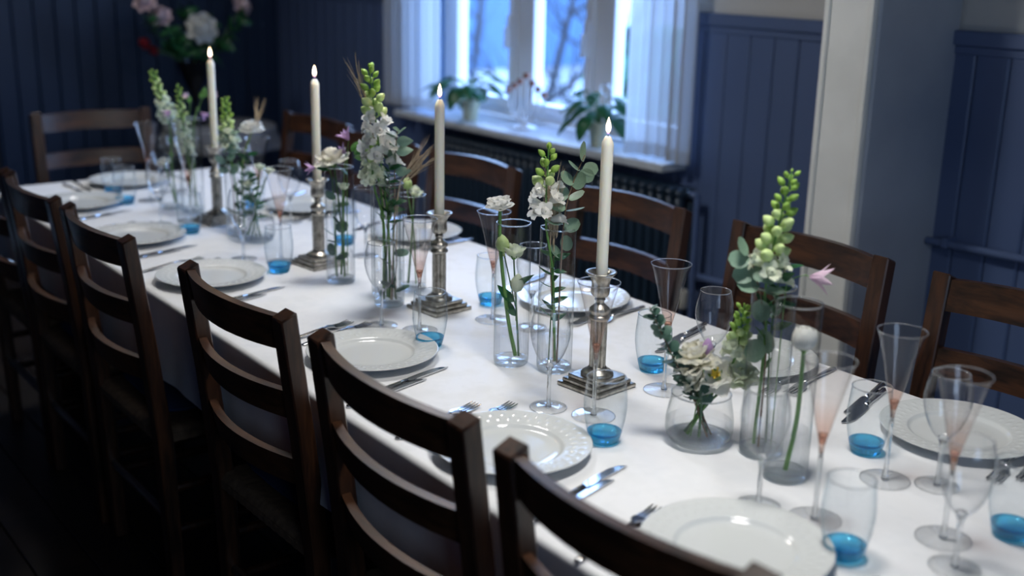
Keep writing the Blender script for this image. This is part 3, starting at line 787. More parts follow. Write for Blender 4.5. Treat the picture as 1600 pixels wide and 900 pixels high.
WN = wine_meshes()
def wineglass(x, y, pl):
    t = thing('wine_glass', f'clear stemmed round wine glass, {PLACE[pl]}', 'wine glass', (x, y, ZT), 0, 'clear wine glasses')
    P = {}
    for nme, me in zip(('bowl', 'rim', 'stem', 'foot', 'foot_rim'), WN): P[nme] = link(nme, me, P.get({'rim': 'bowl', 'foot_rim': 'foot'}.get(nme), t))
def flute_meshes():
    b = MB(); b.lathe([(0.0042, 0.122), (0.0075, 0.134), (0.0125, 0.154), (0.0185, 0.180), (0.0255, 0.210), (0.0325, 0.237), (0.0378, 0.252)], 40); bw = b.mesh('bowl', 'flute', sharp=0)
    b = MB(); b.tube([(0.0378*math.cos(a), 0.0378*math.sin(a), 0.252) for a in [2*PI*i/48 for i in range(49)]], 0.0009, 6, False); rm = b.mesh('rim', 'glass_rim', sharp=0)
    b = MB(); b.lathe([(0.0005, 0.1086), (0.0036, 0.1088), (0.0043, 0.119), (0.0065, 0.131), (0.0078, 0.1365), (0.0074, 0.137), (0.005, 0.134), (0.0005, 0.129)], 24); tp = b.mesh('bowl_tip', 'flute_tip', sharp=0)
    b = MB(); b.lathe([(0.0005, 0.0015), (0.006, 0.0018), (0.0065, 0.0035), (0.0042, 0.012), (0.0034, 0.030), (0.0034, 0.090), (0.0034, 0.1078), (0.0003, 0.108)], 16); st = b.mesh('stem', 'glass_rim', sharp=0)
    b = MB(); b.lathe([(0.0005, 0.005), (0.007, 0.0042), (0.022, 0.0024), (0.0392, 0.0012)], 40); ft = b.mesh('foot', 'glass', sharp=0)
    b = MB(); b.tube([(0.0392*math.cos(a), 0.0392*math.sin(a), 0.0011) for a in [2*PI*i/48 for i in range(49)]], 0.0008, 6, False); fr = b.mesh('foot_rim', 'glass_rim', sharp=0)
    return bw, rm, tp, st, ft, fr
FLT = flute_meshes()
def flute(x, y, pl):
    t = thing('champagne_flute', f'trumpet champagne flute with rose tip, {PLACE[pl]}', 'flute', (x, y, ZT), 0, 'trumpet shaped champagne flutes')
    P = {}
    for nme, me in zip(('bowl', 'rim', 'bowl_tip', 'stem', 'foot', 'foot_rim'), FLT):
        o = P[nme] = link(nme, me, P.get({'rim': 'bowl', 'bowl_tip': 'bowl', 'foot_rim': 'foot'}.get(nme), t))
        if nme == 'bowl_tip': o['label'] = 'rose tinted glass tip'
n_, f_ = 'n', 'f'
for x, y, pl in [(-1.713, -.174, (n_, 0)), (-1.99, -.100, 'h'), (-1.217, -.16, (n_, 1)), (-.694, -.135, (n_, 2)), (.016, -.138, (n_, 3)), (.606, -.17, (n_, 4)), (1.097, -.158, (n_, 5)),
                 (-1.36, .135, (f_, 0)), (-.86, .150, (f_, 1)), (-.159, .149, (f_, 2)), (.391, .15, (f_, 3)), (.892, .169, (f_, 4)), (1.201, .092, 'r')]:
    if pl == 'h': x, y = -1.885, -.155
    if pl == (f_, 0): x, y = -1.43, .14
    tumbler(x, y, pl)
for x, y, pl in [(-1.373, -.188, (n_, 1)), (-.857, -.159, (n_, 2)), (-.157, -.152, (n_, 3)), (.431, -.151, (n_, 4)), (.924, -.139, (n_, 5)), (1.206, -.058, 'r'),
                 (-1.192, .15, (f_, 0)), (-.711, .132, (f_, 1)), (.039, .117, (f_, 2)), (.513, .188, (f_, 3)), (1.04, .153, (f_, 4)), (-1.83, -.005, 'h')]:
    wineglass(x, y, pl)
for x, y, pl in [(-1.367, -.098, (n_, 1)), (-.773, -.09, (n_, 2)), (-.08, -.102, (n_, 3)), (.509, -.109, (n_, 4)), (1.002, -.103, (n_, 5)), (.979, .102, (f_, 4)), (1.149, .003, 'r'),
                 (.488, .089, (f_, 3)), (-.055, .079, (f_, 2)), (-1.28, .09, (f_, 0)), (-1.80, -.085, 'h'), (-1.79, -.14, (n_, 0))]:
    if pl == (n_, 0): x, y = -1.72, -.09
    if pl == 'h': x, y = -1.80, .06
    flute(x, y, pl)

# candlesticks and candles
def candlestick_meshes():
    st = []
    for (h0, h1, w_) in ((0, .0085, .0545), (.0085, .0165, .0475), (.0165, .0245, .0400)):
        st.append(boxmesh('step', 'pewter', -w_, w_, -w_, w_, h0, h1, 0.0018))
    b = MB(); b.lathe([(.031, .0245), (.0315, .028), (.027, .033), (.0195, .036), (.0185, .039), (.0165, .0415)], 40, lambda a, z: 1+0.02*math.cos(20*a)*(z < .03)); dome = b.mesh('dome', 'pewter', sharp=0)
    prof = [(.0160, .0415)]+[(.0158+.0004*math.sin(PI*i/10), .0415+.093*i/10) for i in range(1, 11)]
    b = MB(); b.lathe(prof, 96, lambda a, z: 1-0.16*max(0, math.cos(12*a))**1.0); colm = b.mesh('column', 'pewter', sharp=60)
    b = MB(); b.lathe([(.0165, .1345), (.0195, .137), (.0205, .1405), (.0190, .144), (.0160, .1455), (.0165, .148), (.0195, .1525), (.0185, .158), (.0130, .1635), (.0085, .167), (.0080, .172), (.0105, .1745), (.0105, .1765), (.0085, .178)], 72,
                      lambda a, z: 1+(0.06*abs(math.cos(10*a))-.03 if .148 < z < .163 else 0)); knop = b.mesh('knop', 'pewter', sharp=0)
    b = MB(); b.lathe([(.0085, .178), (.0140, .1815), (.0172, .1865), (.0178, .194), (.0168, .203), (.0172, .211), (.0205, .219), (.0275, .2255), (.0300, .2275), (.0296, .2295), (.0255, .2292), (.0165, .225), (.0125, .222), (.0123, .205), (.0005, .2045)], 72,
                      lambda a, z: 1+(0.03*math.cos(14*a) if .184 < z < .217 else 0)); cup = b.mesh('socket_cup', 'pewter', sharp=0)
    return st, dome, colm, knop, cup
CST, CDM, CCL, CKN, CCP = candlestick_meshes()
def candle_meshes():
    b = MB(); b.lathe([(.0105, .205), (.0112, .22), (.0110, .35), (.0112, .470), (.0108, .4745), (.0070, .4825), (.0060, .4850), (.0045, .4862), (.0004, .4858)], 24, None, True); body = b.mesh('wax', 'wax', sharp=0)
    b = MB(); b.tube([(0, 0, .4858), (.0003, 0, .490), (.0012, 0, .4945)], .0007, 6); wk = b.mesh('wick', 'wick')
    b = MB(); b.lathe([(.0003, .4895), (.0020, .4915), (.0040, .4965), (.0047, .5015), (.0042, .5075), (.0027, .5135), (.0012, .518), (.0002, .521)], 16); fl_ = b.mesh('flame', 'flame', sharp=0)
    return body, wk, fl_
CB, CW_, CFL = candle_meshes()
sticks = [(-1.316, -.031, 'farthest from the window, first from the far end', 0.10), (-.701, -.016, 'second from the far end, behind the tall vase with a cream rose', 0.12),
          (-.196, .027, 'third from the far end, left of the two plain cylinder vases', 0.10), (.396, -.003, 'nearest the pillar, at the near end', 0.10)]
for i, (x, y, wh, rz) in enumerate(sticks):
    wh2 = ['farthest left of the four', 'second of the four from the far end', 'third of the four from the far end', 'nearest of the four'][i]
    t = thing('candlestick', f'silver column candlestick on a stepped square base, {wh2}', 'candlestick', (x, y, ZT), rz, 'silver candlesticks down the table')
    bp = link('base', CST[0], t)
    for m_ in CST[1:]: link('step', m_, bp)
    link('dome', CDM, t); link('column', CCL, t); link('knop', CKN, t); link('socket_cup', CCP, t)
    c = thing('taper_candle', f'lit ivory taper candle standing in the candlestick {wh2}', 'candle', (x, y, ZT), 0, 'ivory taper candles')
    link('wax', CB, c); wk = link('wick', CW_, c); link('flame', CFL, wk)
    if i == 3: c.rotation_euler = (0.010, 0.016, 0)
    ld = bpy.data.lights.new('flame_light', 'POINT'); ld.energy = 0.22; ld.color = (1.0, .62, .32); ld.shadow_soft_size = .006
    lo = bpy.data.objects.new('flame_light', ld); COL.objects.link(lo); lo.location = (x, y, ZT+.53)

# ------------------------------------------------------------------ vases
def cyl_vase(x, y, r, h, water, label):
    t = thing('cylinder_vase', label, 'vase', (x, y, ZT))
    b = MB(); b.lathe([(r, .010), (r, h*.5), (r, h)], 48); gw = link('glass_wall', b.mesh('glass_wall', 'vase', sharp=0), t)
    b = MB(); b.tube([((r-.0014)*math.cos(a), (r-.0014)*math.sin(a), h) for a in [2*PI*i/48 for i in range(49)]], .0015, 6, False); link('rim', b.mesh('rim', 'glass_rim', sharp=0), gw)
    b = MB(); b.lathe([(.0005, .0006), (r-.004, .0004), (r-.0006, .004), (r-.0004, .0105), (r-.003, .0125), (r-.010, .0105), (.0005, .0095)], 48); link('thick_base', b.mesh('thick_base', 'vase_base', sharp=0), t)
    if water:
        b = MB(); q = r-.0036; b.lathe([(.0005, .0100), (q-.008, .0112), (q, .0135), (q, water*.5), (q, water-.0015), (q-.0015, water-.0025), (.0005, water-.003)], 48); link('water', b.mesh('water', 'water', sharp=50), t)
    return t
def bowl_vase(x, y, s, label):
    t = thing('bowl_vase', label, 'vase', (x, y, ZT)); t.scale = (s, s, s)
    b = MB(); b.lathe([(.044, .006), (.055, .014), (.0582, .026), (.0578, .045), (.0545, .066), (.0515, .080), (.0505, .090)], 56); gw = link('glass_wall', b.mesh('glass_wall', 'vase', sharp=0), t)
    b = MB(); b.tube([(.0505*math.cos(a), .0505*math.sin(a), .090) for a in [2*PI*i/48 for i in range(49)]], .0013, 6, False); link('rim', b.mesh('rim', 'glass_rim', sharp=0), gw)
    b = MB(); b.lathe([(.0005, .001), (.040, .0005), (.050, .006), (.0545, .0135), (.050, .0125), (.036, .0085), (.0005, .0075)], 56); link('thick_base', b.mesh('thick_base', 'vase_base', sharp=0), t)
    b = MB(); b.lathe([(.0005, .0080), (.036, .0092), (.050, .0132), (.0560, .025), (.0560, .041), (.0545, .040), (.0005, .0395)], 56); link('water', b.mesh('water', 'water', sharp=50), t)
    return t
VS = dict(VA1=(-1.57, -.074), VA2=(-1.492, -.036), VB1=(-1.130, -.047), VB2=(-1.031, -.040), VC=(-.523, -.05), VD0=(-.364, -.014), VD1=(-.285, -.054), VD2=(-.366, .061),
          VE=(.198, -.061), VF=(.277, -.012), VG=(.699, -.036), VH=(.792, .018), VI=(.876, -.022))
vlab = dict(VA1='tall glass cylinder vase farthest left, holding a leaning snapdragon', VA2='glass cylinder vase with a snapdragon and lilac clematis at the far end',
            VB1='glass cylinder vase with snapdragon, eucalyptus and white ranunculus beside the farthest candlestick', VC='tall glass cylinder vase with a cream rose on its rim',
            VD0='plain empty glass cylinder tucked left behind the large snapdragon vase', VD1='tall glass cylinder vase full of the tallest snapdragon and wheat', VD2='shorter glass cylinder with a small pale lisianthus behind the tallest snapdragon',
            VE='glass cylinder vase with one white ranunculus above its rim, middle of the table', VF='glass cylinder vase with snapdragon and round eucalyptus left of the nearest candlestick',
            VH='glass cylinder vase with the nearest green snapdragon and a pink clematis', VI='glass cylinder vase nearest the camera with one white ranunculus inside')
vwater = dict(VA1=.08, VA2=.08, VB1=.08, VC=.082, VD0=0, VD1=.085, VD2=.07, VE=.082, VF=.078, VH=.10, VI=.085)
for k, l in vlab.items():
    r = .0355; h = .292
    if k == 'VD2': r, h = .034, .238
    if k == 'VB1': h = .245
    if k in ('VH', 'VI'): r = .0365
    cyl_vase(*VS[k], r, h, vwater[k], l)
bowl_vase(*VS['VG'], 1.0, 'low round glass bowl vase with cream flowers and eucalyptus near the pillar end')
bowl_vase(*VS['VB2'], .93, 'low round glass bowl vase with pale lisianthus beside the farthest candlestick')

# ------------------------------------------------------------------ flowers
def petal_mesh(name, mat, w_, l, cup, curl, ruffle=0.0, tip=1.0, n=6, m=7):
    """petal rooted at the origin, growing along +Z, its face towards -X"""
    b = MB(); rows = []
    for i in range(m+1):
        t = i/m
        prof = math.sin(PI*min(1, (0.06+0.94*t)**0.75*0.93))**0.7 if tip == 1 else max(0.02, math.sin(PI*(0.05+0.95*t)**0.8)**.9*(1-0.0*t))
        row = []
        for j in range(n+1):
            u = -1+2*j/n
            xx = curl*t*t - cup*(1-u*u)*math.sin(PI*t*.8)*-1 + ruffle*t*math.sin(u*7+i*.8)
            row.append((xx, u*w_*.5*prof, l*t*(1-.06*u*u*t)))
        rows.append(row)
    b.grid(rows); return b.mesh(name, mat, sharp=0)
PET = {}
for nm in ('white', 'cream', 'ivory', 'bgpink', 'red'):
    PET[nm] = petal_mesh('petal', nm, .95, 1.0, .22, .18, .05)
    PET[nm+'_in'] = petal_mesh('petal', nm, .85, .85, .34, -.16, .03)
for nm in ('lilac', 'pink'): PET[nm] = petal_mesh('petal', nm, .34, 1.0, .05, .30, .0, tip=0)
def leaf_mesh(mat, w_, l, fold=.12, curl=.2, rounded=True, heart=False):
    b = MB(); rows = []; m, n = 8, 4
    for i in range(m+1):
        t = i/m
        pr_ = math.sqrt(max(0, 1-(2*t-1)**2)) if rounded else math.sin(PI*t**.75)**.9
        if heart: pr_ = (math.sin(PI*t**.55)**.75)
        if i == 0: pr_ = max(pr_, .05)
        rows.append([(curl*l*t*t-fold*w_*(1-abs(-1+2*j/n))*pr_*.6, (-1+2*j/n)*w_*.5*pr_, l*t-(.10*l*abs(-1+2*j/n)*(1-t)**3 if heart else 0)) for j in range(n+1)])
    b.grid(rows); return b.mesh('leaf', mat, sharp=0)
LEAF = dict(euc=leaf_mesh('euc', .9, 1.0, .1, .12), euc_dark=leaf_mesh('euc_dark', .85, 1.0, .1, .15), green=leaf_mesh('leaf', .42, 1.0, .2, .25, False), dark=leaf_mesh('leaf_dark', .42, 1.0, .2, .25, False),
            broad=leaf_mesh('leaf', .62, 1.0, .2, .15, False), heart=leaf_mesh('leaf_dark', .72, 1.0, .25, .35, False, True), euc_oval=leaf_mesh('euc', .6, 1.0, .15, .12, False))
def bud_mesh(mat, fat=.36):
    b = MB(); b.lathe([(.05, 0), (fat*.75, .14), (fat, .38), (fat*.9, .62), (fat*.5, .86), (.02, 1.0)], 9); b.tube([(0, 0, -.25), (0, 0, .03)], .07, 5); return b.mesh('bud', mat, sharp=0)
BUDG, BUDP = bud_mesh('bud', .34), bud_mesh('bud_pale', .40)
BUDL = bud_mesh('lilac', .32); BUDI = bud_mesh('ivory', .36)
def floret_mesh(mat):
    """snapdragon floret: a pouch with two upright lobes above and three frilled ones below"""
    b = MB(); b.lathe([(.05, 0), (.17, .10), (.20, .30), (.24, .50), (.20, .62), (.06, .66)], 10)
    def lobe(ang, tilt, w_, l, ruf):
        q = Matrix.Rotation(ang, 4, 'Z') @ Matrix.Translation((.13, 0, .46)) @ Matrix.Rotation(tilt, 4, 'Y')
        rows = []
        for i in range(6):
            t = i/5; pr_ = math.sin(PI*(.12+.80*t))**.6
            rows.append([tuple(q @ V((.25*t*t*l+ruf*t*math.sin(3.5*u+t*3), u*w_*.5*pr_, l*t))) for u in (-1, -.5, 0, .5, 1)])
        b.grid(rows)
    for a, ti, w_, l in ((R(25), .35, .46, .50), (R(-25), .35, .46, .50), (R(180), 1.25, .46, .42), (R(125), 1.15, .44, .44), (R(-125), 1.15, .44, .44)): lobe(a, ti, w_, l, .05)
    b.ball((-.16, 0, .56), .13, .17, .10, 8, 4)
    return b.mesh('floret', mat, sharp=0)
FLO = {'white': floret_mesh('white'), 'ivory': floret_mesh('ivory')}
cal = MB(); cal.lathe([(.06, -.1), (.20, .02), (.22, .14), (.12, .17)], 8)
for k in range(5):
    a = 2*PI*k/5; cal.add([(.2*math.cos(a-.5), .2*math.sin(a-.5), .1), (.2*math.cos(a+.5), .2*math.sin(a+.5), .1), (.30*math.cos(a), .30*math.sin(a), .42)], [(0, 1, 2)])
CAL = cal.mesh('calyx', 'stem', sharp=0)

def flower(name, label, cat, base, group='cut flowers in the vases'):
    return thing(name, label, cat, base, 0, group)
def stem_part(t, pts, r, mat='stem', name='stem', k=6):
    o = t.location; b = MB(); sp = spline(pts, k)
    n = len(sp)
    if hasattr(r, '__len__'): rr = [r[0]+(r[1]-r[0])*i/(n-1) for i in range(n)]
    else: rr = r
    b.tube([p-o for p in sp], rr, 7); link(name, b.mesh(name, mat), t)
    return sp
def put_leaf(t, p, d, l, kind, roll=0.0):
    link('leaf', LEAF[kind], t, mat4=TRS(V(p)-t.location, align(d, roll), l))
def put_leaf_face(t, p, d, l, kind, jit=0.0):
    d = V(d).normalized(); n = V((.62, -.55, .55)) + V((math.sin(7*jit+p[0]*190)*.9, math.cos(5*jit+p[2]*160)*.9, math.sin(jit*3)*.6))
    n = (n-d*n.dot(d)).normalized(); y = d.cross(n)
    m_ = Matrix(((n.x, y.x, d.x), (n.y, y.y, d.y), (n.z, y.z, d.z))).to_4x4()
    link('leaf', LEAF[kind], t, mat4=TRS(V(p)-t.location, m_, l*.84))
def bloom(t, c, axis, rad, mat, kind='ranunculus', seed=0, calyx=True):
    """petals placed round the flower axis, outer ones opened wide"""
    rnd = random.Random(seed); A = align(axis); c = V(c)-t.location
    rings = {'ranunculus': [(8, 58, 1.0, 0, ''), (8, 40, .95, .10, ''), (7, 26, .80, .14, ''), (6, 8, .66, .16, '_in'), (3, -8, .5, .18, '_in')],
             'rose': [(6, 60, 1.05, 0, ''), (6, 40, 1.0, .08, ''), (6, 22, .96, .12, '_in'), (5, 8, .92, .14, '_in'), (3, -6, .82, .16, '_in')],
             'ball': [(7, 36, 1.05, 0, '_in'), (7, 24, 1.08, .05, '_in'), (6, 12, 1.05, .08, '_in'), (4, -3, .95, .1, '_in')],
             'cup': [(5, 30, 1.05, 0, ''), (5, 14, 1.0, .05, '_in'), (4, 0, .86, .08, '_in')],
             'open': [(6, 62, 1.0, 0, ''), (6, 40, .9, .06, '')],
             'carnation': [(9, 82, .95, .0, ''), (9, 58, .9, .10, ''), (8, 36, .82, .16, ''), (6, 14, .74, .2, '')],
             'peony': [(8, 80, 1.0, 0, ''), (8, 52, .92, .1, '_in'), (7, 26, .85, .14, '_in'), (5, 5, .7, .18, '_in')]}[kind]
    depth = .72 if kind in ('ranunculus', 'rose', 'carnation', 'peony') else .9
    for (n, tilt, s, lift, suf) in rings:
        ph = rnd.uniform(0, 6)
        for k in range(n):
            a = ph+2*PI*k/n+rnd.uniform(-.12, .12)
            m_ = Matrix.Translation(c) @ A @ Matrix.Translation((0, 0, lift*rad)) @ Matrix.Rotation(a, 4, 'Z') @ Matrix.Rotation(R(tilt+rnd.uniform(-7, 7)), 4, 'Y')
            sz = rad*s*rnd.uniform(.93, 1.05)
            link('petal', PET[mat+suf], t, mat4=m_ @ Matrix.Diagonal((sz, sz*1.05, sz, 1)))
    if calyx: link('calyx', CAL, t, mat4=Matrix.Translation(c) @ A @ Matrix.Translation((0, 0, -.05*rad)) @ Matrix.Diagonal((rad*1.1, rad*1.1, rad*1.1, 1)))
    if kind == 'open':
        b = MB()
        for k in range(14):
            a = rnd.uniform(0, 6.28); q = rnd.uniform(.05, .25); b.tube([(0, 0, .1), (q*math.cos(a), q*math.sin(a), rnd.uniform(.4, .55))], [.03, .04], 4)
        o = link('stamens', b.mesh('stamens', 'yellow'), t, mat4=Matrix.Translation(c) @ A @ Matrix.Diagonal((rad, rad, rad, 1))); o['label'] = 'yellow stamens'
def snapdragon(label, pts, n, size, openf, pale=.55, seed=1, mat='white', leaves=True):
    """pts: base, (mid), spike bottom, spike top"""
    rnd = random.Random(seed); base = V(pts[0])
    t = flower('snapdragon', label, 'flower', base)
    sp = stem_part(t, pts, (.0032, .0016))
    b0, b1 = V(pts[-2]), V(pts[-1]); ax = (b1-b0).normalized()
    # the spike's own stretch of the stem
    i0 = min(range(len(sp)), key=lambda i: (sp[i]-b0).length)
    seg = sp[i0:]
    def at(u):
        f = u*(len(seg)-1); i = min(int(f), len(seg)-2); return seg[i].lerp(seg[i+1], f-i)
    n = int(n*1.35)
    for k in range(n):
        u = ((k+.3)/n)**.92; a = k*2.39996; e = ax.orthogonal().normalized(); e = Quaternion(ax, a) @ e
        taper = (1-u)**.8
        s = size*(.40+.60*taper)*rnd.uniform(.9, 1.1)
        rise = .25+.8*u
        d = (e+ax*rise).normalized()
        p = at(u)+e*(.003+.2*s)
        if u < openf:
            q = align(d, rnd.uniform(-.3, .3)); link('floret', FLO[mat], t, mat4=TRS(p-base, q, s*1.15))
        elif u < pale: link('bud', BUDP, t, mat4=TRS(p-base, align(d), s*.95))
        else: link('bud', BUDG, t, mat4=TRS(p-base, align(d), s*.95))
    link('bud', BUDG, t, mat4=TRS(b1-base, align(ax), size*.22))
    if leaves:
        for k in range(4):
            u = .35+.15*k; f = u*i0; i = int(f); p = sp[i]
            a = rnd.uniform(0, 6.28); put_leaf(t, p, (math.cos(a)*.5, math.sin(a)*.5, 1), .03, 'green', a)
    return t
def euc_branch(label, pts, leaves, kind='euc', l0=.03, l1=.04, seed=1, name='eucalyptus_branch', start=.45, twig='twig'):
    rnd = random.Random(seed); base = V(pts[0]); t = flower(name, label, 'foliage', base)
    sp = stem_part(t, pts, (.0018, .0009), twig)
    n = len(sp)
    for k in range(leaves):
        u = start+(1-start)*(k+.5)/leaves; f = u*(n-1); i = min(int(f), n-2); p = sp[i].lerp(sp[i+1], f-i); ax = (sp[i+1]-sp[i]).normalized()
        e = Quaternion(ax, (k//2)*1.57+(k % 2)*PI+rnd.uniform(-.4, .4)) @ ax.orthogonal().normalized()
        l = (l0+(l1-l0)*rnd.random())*(1-.25*u); d = (e+ax*rnd.uniform(.1, .6)).normalized()
        put_leaf(t, p, d, l, kind, rnd.uniform(-.6, .6)+1.57)
    return t
def wheat(label, pts, head, awn, seed=1):
    rnd = random.Random(seed); base = V(pts[0]); t = flower('wheat_ear', label, 'wheat', base)
    sp = stem_part(t, pts, (.0011, .0009), 'straw'); ax = (V(pts[-1])-V(pts[-2])).normalized(); tip = V(pts[-1])-base
    b = MB(); aw = MB()
    for k in range(30):
        u = k/30; e = Quaternion(ax, (k % 2)*PI+rnd.uniform(-.5, .5)) @ ax.orthogonal().normalized()
        p = tip-ax*head*(1-u)+e*.0032*(1-.4*u); d = (ax+e*.3).normalized(); q = d.to_track_quat('Z', 'Y').to_matrix()
        g = MB(); g.ball((0, 0, .004), .0018, .0014, .0052, 6, 4); b.add([q @ V(v)+p for v in g.v], g.f)
        L = awn*rnd.uniform(.75, 1.05); dd = (ax+e*rnd.uniform(.02, .20)).normalized()
        aw.tube([p+d*.008, p+d*.008+dd*L*.5, p+d*.008+dd*L+e*.004], [.0005, .0004, .00015], 3)
    o = link('grains', b.mesh('grains', 'straw', sharp=0), t); o['kind'] = 'stuff'
    o = link('awns', aw.mesh('awns', 'straw'), t); o['kind'] = 'stuff'
    return t
def single(name, label, pts, rad, mat, kind, axis=None, seed=0, stem='stem', r=(.0026, .0022), extra_leaves=(), cat='flower'):
    base = V(pts[0]); t = flower(name, label, cat, base)
    sp = stem_part(t, pts, r, stem)
    ax = axis or (sp[-1]-sp[-2]); bloom(t, pts[-1], ax, rad, mat, kind, seed)
    for (p, d, l, k) in extra_leaves: put_leaf(t, p, d, l, k)
    return t
def clematis(label, pts, d, size, mat='lilac', seed=1, leaf_at=()):
    base = V(pts[0]); t = flower('clematis', label, 'flower', base); stem_part(t, pts, (.0012, .0009), 'stem')
    A = align(d); c = V(pts[-1])-base
    for k in range(6):
        link('petal', PET[mat], t, mat4=Matrix.Translation(c) @ A @ Matrix.Rotation(2*PI*k/6+.2*seed, 4, 'Z') @ Matrix.Rotation(R(22), 4, 'Y') @ Matrix.Diagonal((size, size, size, 1)))
    b = MB(); b.ball((0, 0, .25), .08, .08, .22, 7, 4); link('stamens', b.mesh('stamens', 'ivory'), t, mat4=TRS(c, A, size))
    for (p, dd, l, k) in leaf_at: put_leaf(t, p, dd, l, k)
    return t
def vb(k, dx=0., dy=0.):  # a point on the floor of a vase
    x, y = VS[k]; return (x+dx, y+dy, ZT+.0155)
def vm(k, dx=0., dy=0., z=.2):
    x, y = VS[k]; return (x+dx, y+dy, ZT+z)

# far pair of vases
snapdragon('leaning pale snapdragon, leftmost flower on the table', [vb('VA1', .010, .008), vm('VA1', .004, .004, .14), (-1.567, -.070, 1.02), (-1.594, -.105, 1.183)], 24, .026, .45, .8, 2, 'ivory')
single('lisianthus', 'cream lisianthus inside the farthest left cylinder vase', [vb('VA1', -.006, .012), vm('VA1', -.004, 0, .07), (-1.584, -.086, .89)], .024, 'cream', 'rose', (-.15, -.2, 1), 4)
snapdragon('pale snapdragon among lilac clematis at the far end', [vb('VA2', -.006, -.008), vm('VA2', -.004, -.004, .12), (-1.499, -.047, .93), (-1.507, -.058, 1.144)], 28, .024, .5, .78, 5, 'ivory')
clematis('lilac clematis drooping left of the far snapdragon', [vb('VA2', 0, .012), vm('VA2', -.012, -.008, .24), (-1.515, -.066, 1.085), (-1.524, -.079, 1.065)], (-.5, -.6, -.5), .030, 'lilac', 1)
clematis('lilac clematis drooping right of the far snapdragon', [vb('VA2', .010, .006), vm('VA2', .010, .010, .24), (-1.475, -.014, 1.075), (-1.468, -.006, 1.062)], (.5, .5, -.6), .032, 'lilac', 2)
clematis('clematis spray with green leaves reaching toward the farthest candle', [vb('VA2', -.010, .008), vm('VA2', .006, .006, .25), (-1.470, -.008, 1.08), (-1.461, .003, 1.108), (-1.446, .022, 1.117)], (.8, .6, .1), .022, 'pink', 3,
         leaf_at=[((-1.461, .003, 1.108), (.1, .1, 1), .034, 'broad'), ((-1.466, -.006, 1.105), (.3, .4, 1), .03, 'broad'), ((-1.49, -.03, 1.09), (-.2, -.2, 1), .03, 'broad')])
clematis('pinkish clematis on top of the far snapdragon', [vb('VA2', .004, -.010), vm('VA2', .004, -.004, .25), (-1.490, -.030, 1.09), (-1.492, -.036, 1.105)], (.3, -.4, .4), .022, 'pink', 4)
# beside the farthest candlestick
snapdragon('green tipped snapdragon right of the farthest candle', [vb('VB1', -.010, .006), vm('VB1', -.006, 0, .12), (-1.140, -.062, 1.00), (-1.142, -.066, 1.144)], 26, .026, .35, .6, 8, 'ivory')
euc_branch('silver eucalyptus sprig right of the farthest candle', [vb('VB1', .004, -.012), vm('VB1', -.006, -.012, .15), (-1.146, -.070, .97), (-1.136, -.062, 1.05)], 14, 'euc', .034, .046, 3)
single('ranunculus', 'round white ranunculus right of the farthest candle, before the wheat', [vb('VB1', .012, .010), vm('VB1', .012, .012, .2), (-1.099, -.010, 1.050)], .038, 'white', 'ranunculus', (.1, -.1, 1), 6)
wheat('wheat ear behind the round white ranunculus at the far end', [vb('VB1', .006, .014), vm('VB1', .018, .018, .24), (-1.092, -.002, 1.06), (-1.086, .006, 1.105)], .045, .05, 3)
euc_branch('dark leafy greenery in the vase right of the farthest candle', [vb('VB1', .010, -.004), vm('VB1', .014, .004, .10), (-1.105, -.02, .99)], 22, 'dark', .035, .055, 5, 'leafy_sprig', .25, 'stem_dark')
lx = VS['VB2']
for k, (dx, dy, z) in enumerate(((.026, .030, .945), (.012, .012, .955), (-.014, -.012, .905))):
    single('lisianthus', ['pale lisianthus in the far bowl vase, right of the bunch', 'pale lisianthus in the far bowl vase, top of the bunch', 'pale lisianthus in the far bowl vase, lowest of the bunch'][k],
           [vb('VB2', -dx*.6, -dy*.6), (lx[0]+dx*.2, lx[1]+dy*.2, .86), (lx[0]+dx, lx[1]+dy, z)], .021, 'ivory', 'cup', (dx*4, dy*4, 1), 10+k, 'stem_dark')
euc_branch('leafy greenery in the far bowl vase', [vb('VB2', .02, -.01), (lx[0], lx[1], .85), (lx[0]-.02, lx[1]-.01, .94)], 26, 'dark', .03, .045, 6, 'leafy_sprig', .3, 'stem_dark')
# cream rose vase
single('rose', 'large cream rose resting on the rim of the tall vase', [vb('VC', .010, .006), vm('VC', .004, 0, .16), (-.530, -.060, 1.048)], .046, 'cream', 'rose', (-.25, -.25, 1), 3, 'stem_dark',
       extra_leaves=[((-.528, -.058, 1.045), (-.2, -.9, -.1), .05, 'dark'), ((-.528, -.058, 1.045), (.9, .2, -.1), .05, 'dark')])
clematis('lilac clematis under the left of the cream rose', [vb('VC', -.008, -.010), vm('VC', -.010, -.014, .26), (-.551, -.085, 1.045), (-.558, -.096, 1.038)], (-.6, -.7, -.1), .030, 'lilac', 1)
clematis('upright lilac clematis above the right of the cream rose', [vb('VC', .012, .012), vm('VC', .014, .014, .26), (-.508, -.032, 1.09), (-.506, -.030, 1.108)], (-.35, -.45, .8), .038, 'lilac', 2,
         leaf_at=[((-.500, -.02, 1.072), (.7, .6, .5), .045, 'broad'), ((-.504, -.025, 1.08), (.4, .6, .9), .04, 'broad'), ((-.50, -.02, 1.066), (.8, .8, .0), .045, 'broad')])
clematis('lower lilac clematis right of the cream rose', [vb('VC', .016, 0), vm('VC', .012, .008, .27), (-.510, -.036, 1.06), (-.511, -.037, 1.075)], (-.2, -.5, .5), .030, 'lilac', 3)
single('lisianthus', 'pale lisianthus bud inside the cream rose vase', [vb('VC', -.012, .008), vm('VC', .004, .004, .12), (-.517, -.043, .985)], .020, 'ivory', 'cup', (.1, .1, 1), 5)
euc_branch('dark eucalyptus sprig inside the cream rose vase', [vb('VC', .004, -.012), vm('VC', -.012, -.006, .09), vm('VC', -.008, -.006, .22)], 10, 'euc_dark', .036, .046, 4, start=.3, twig='stem_dark')
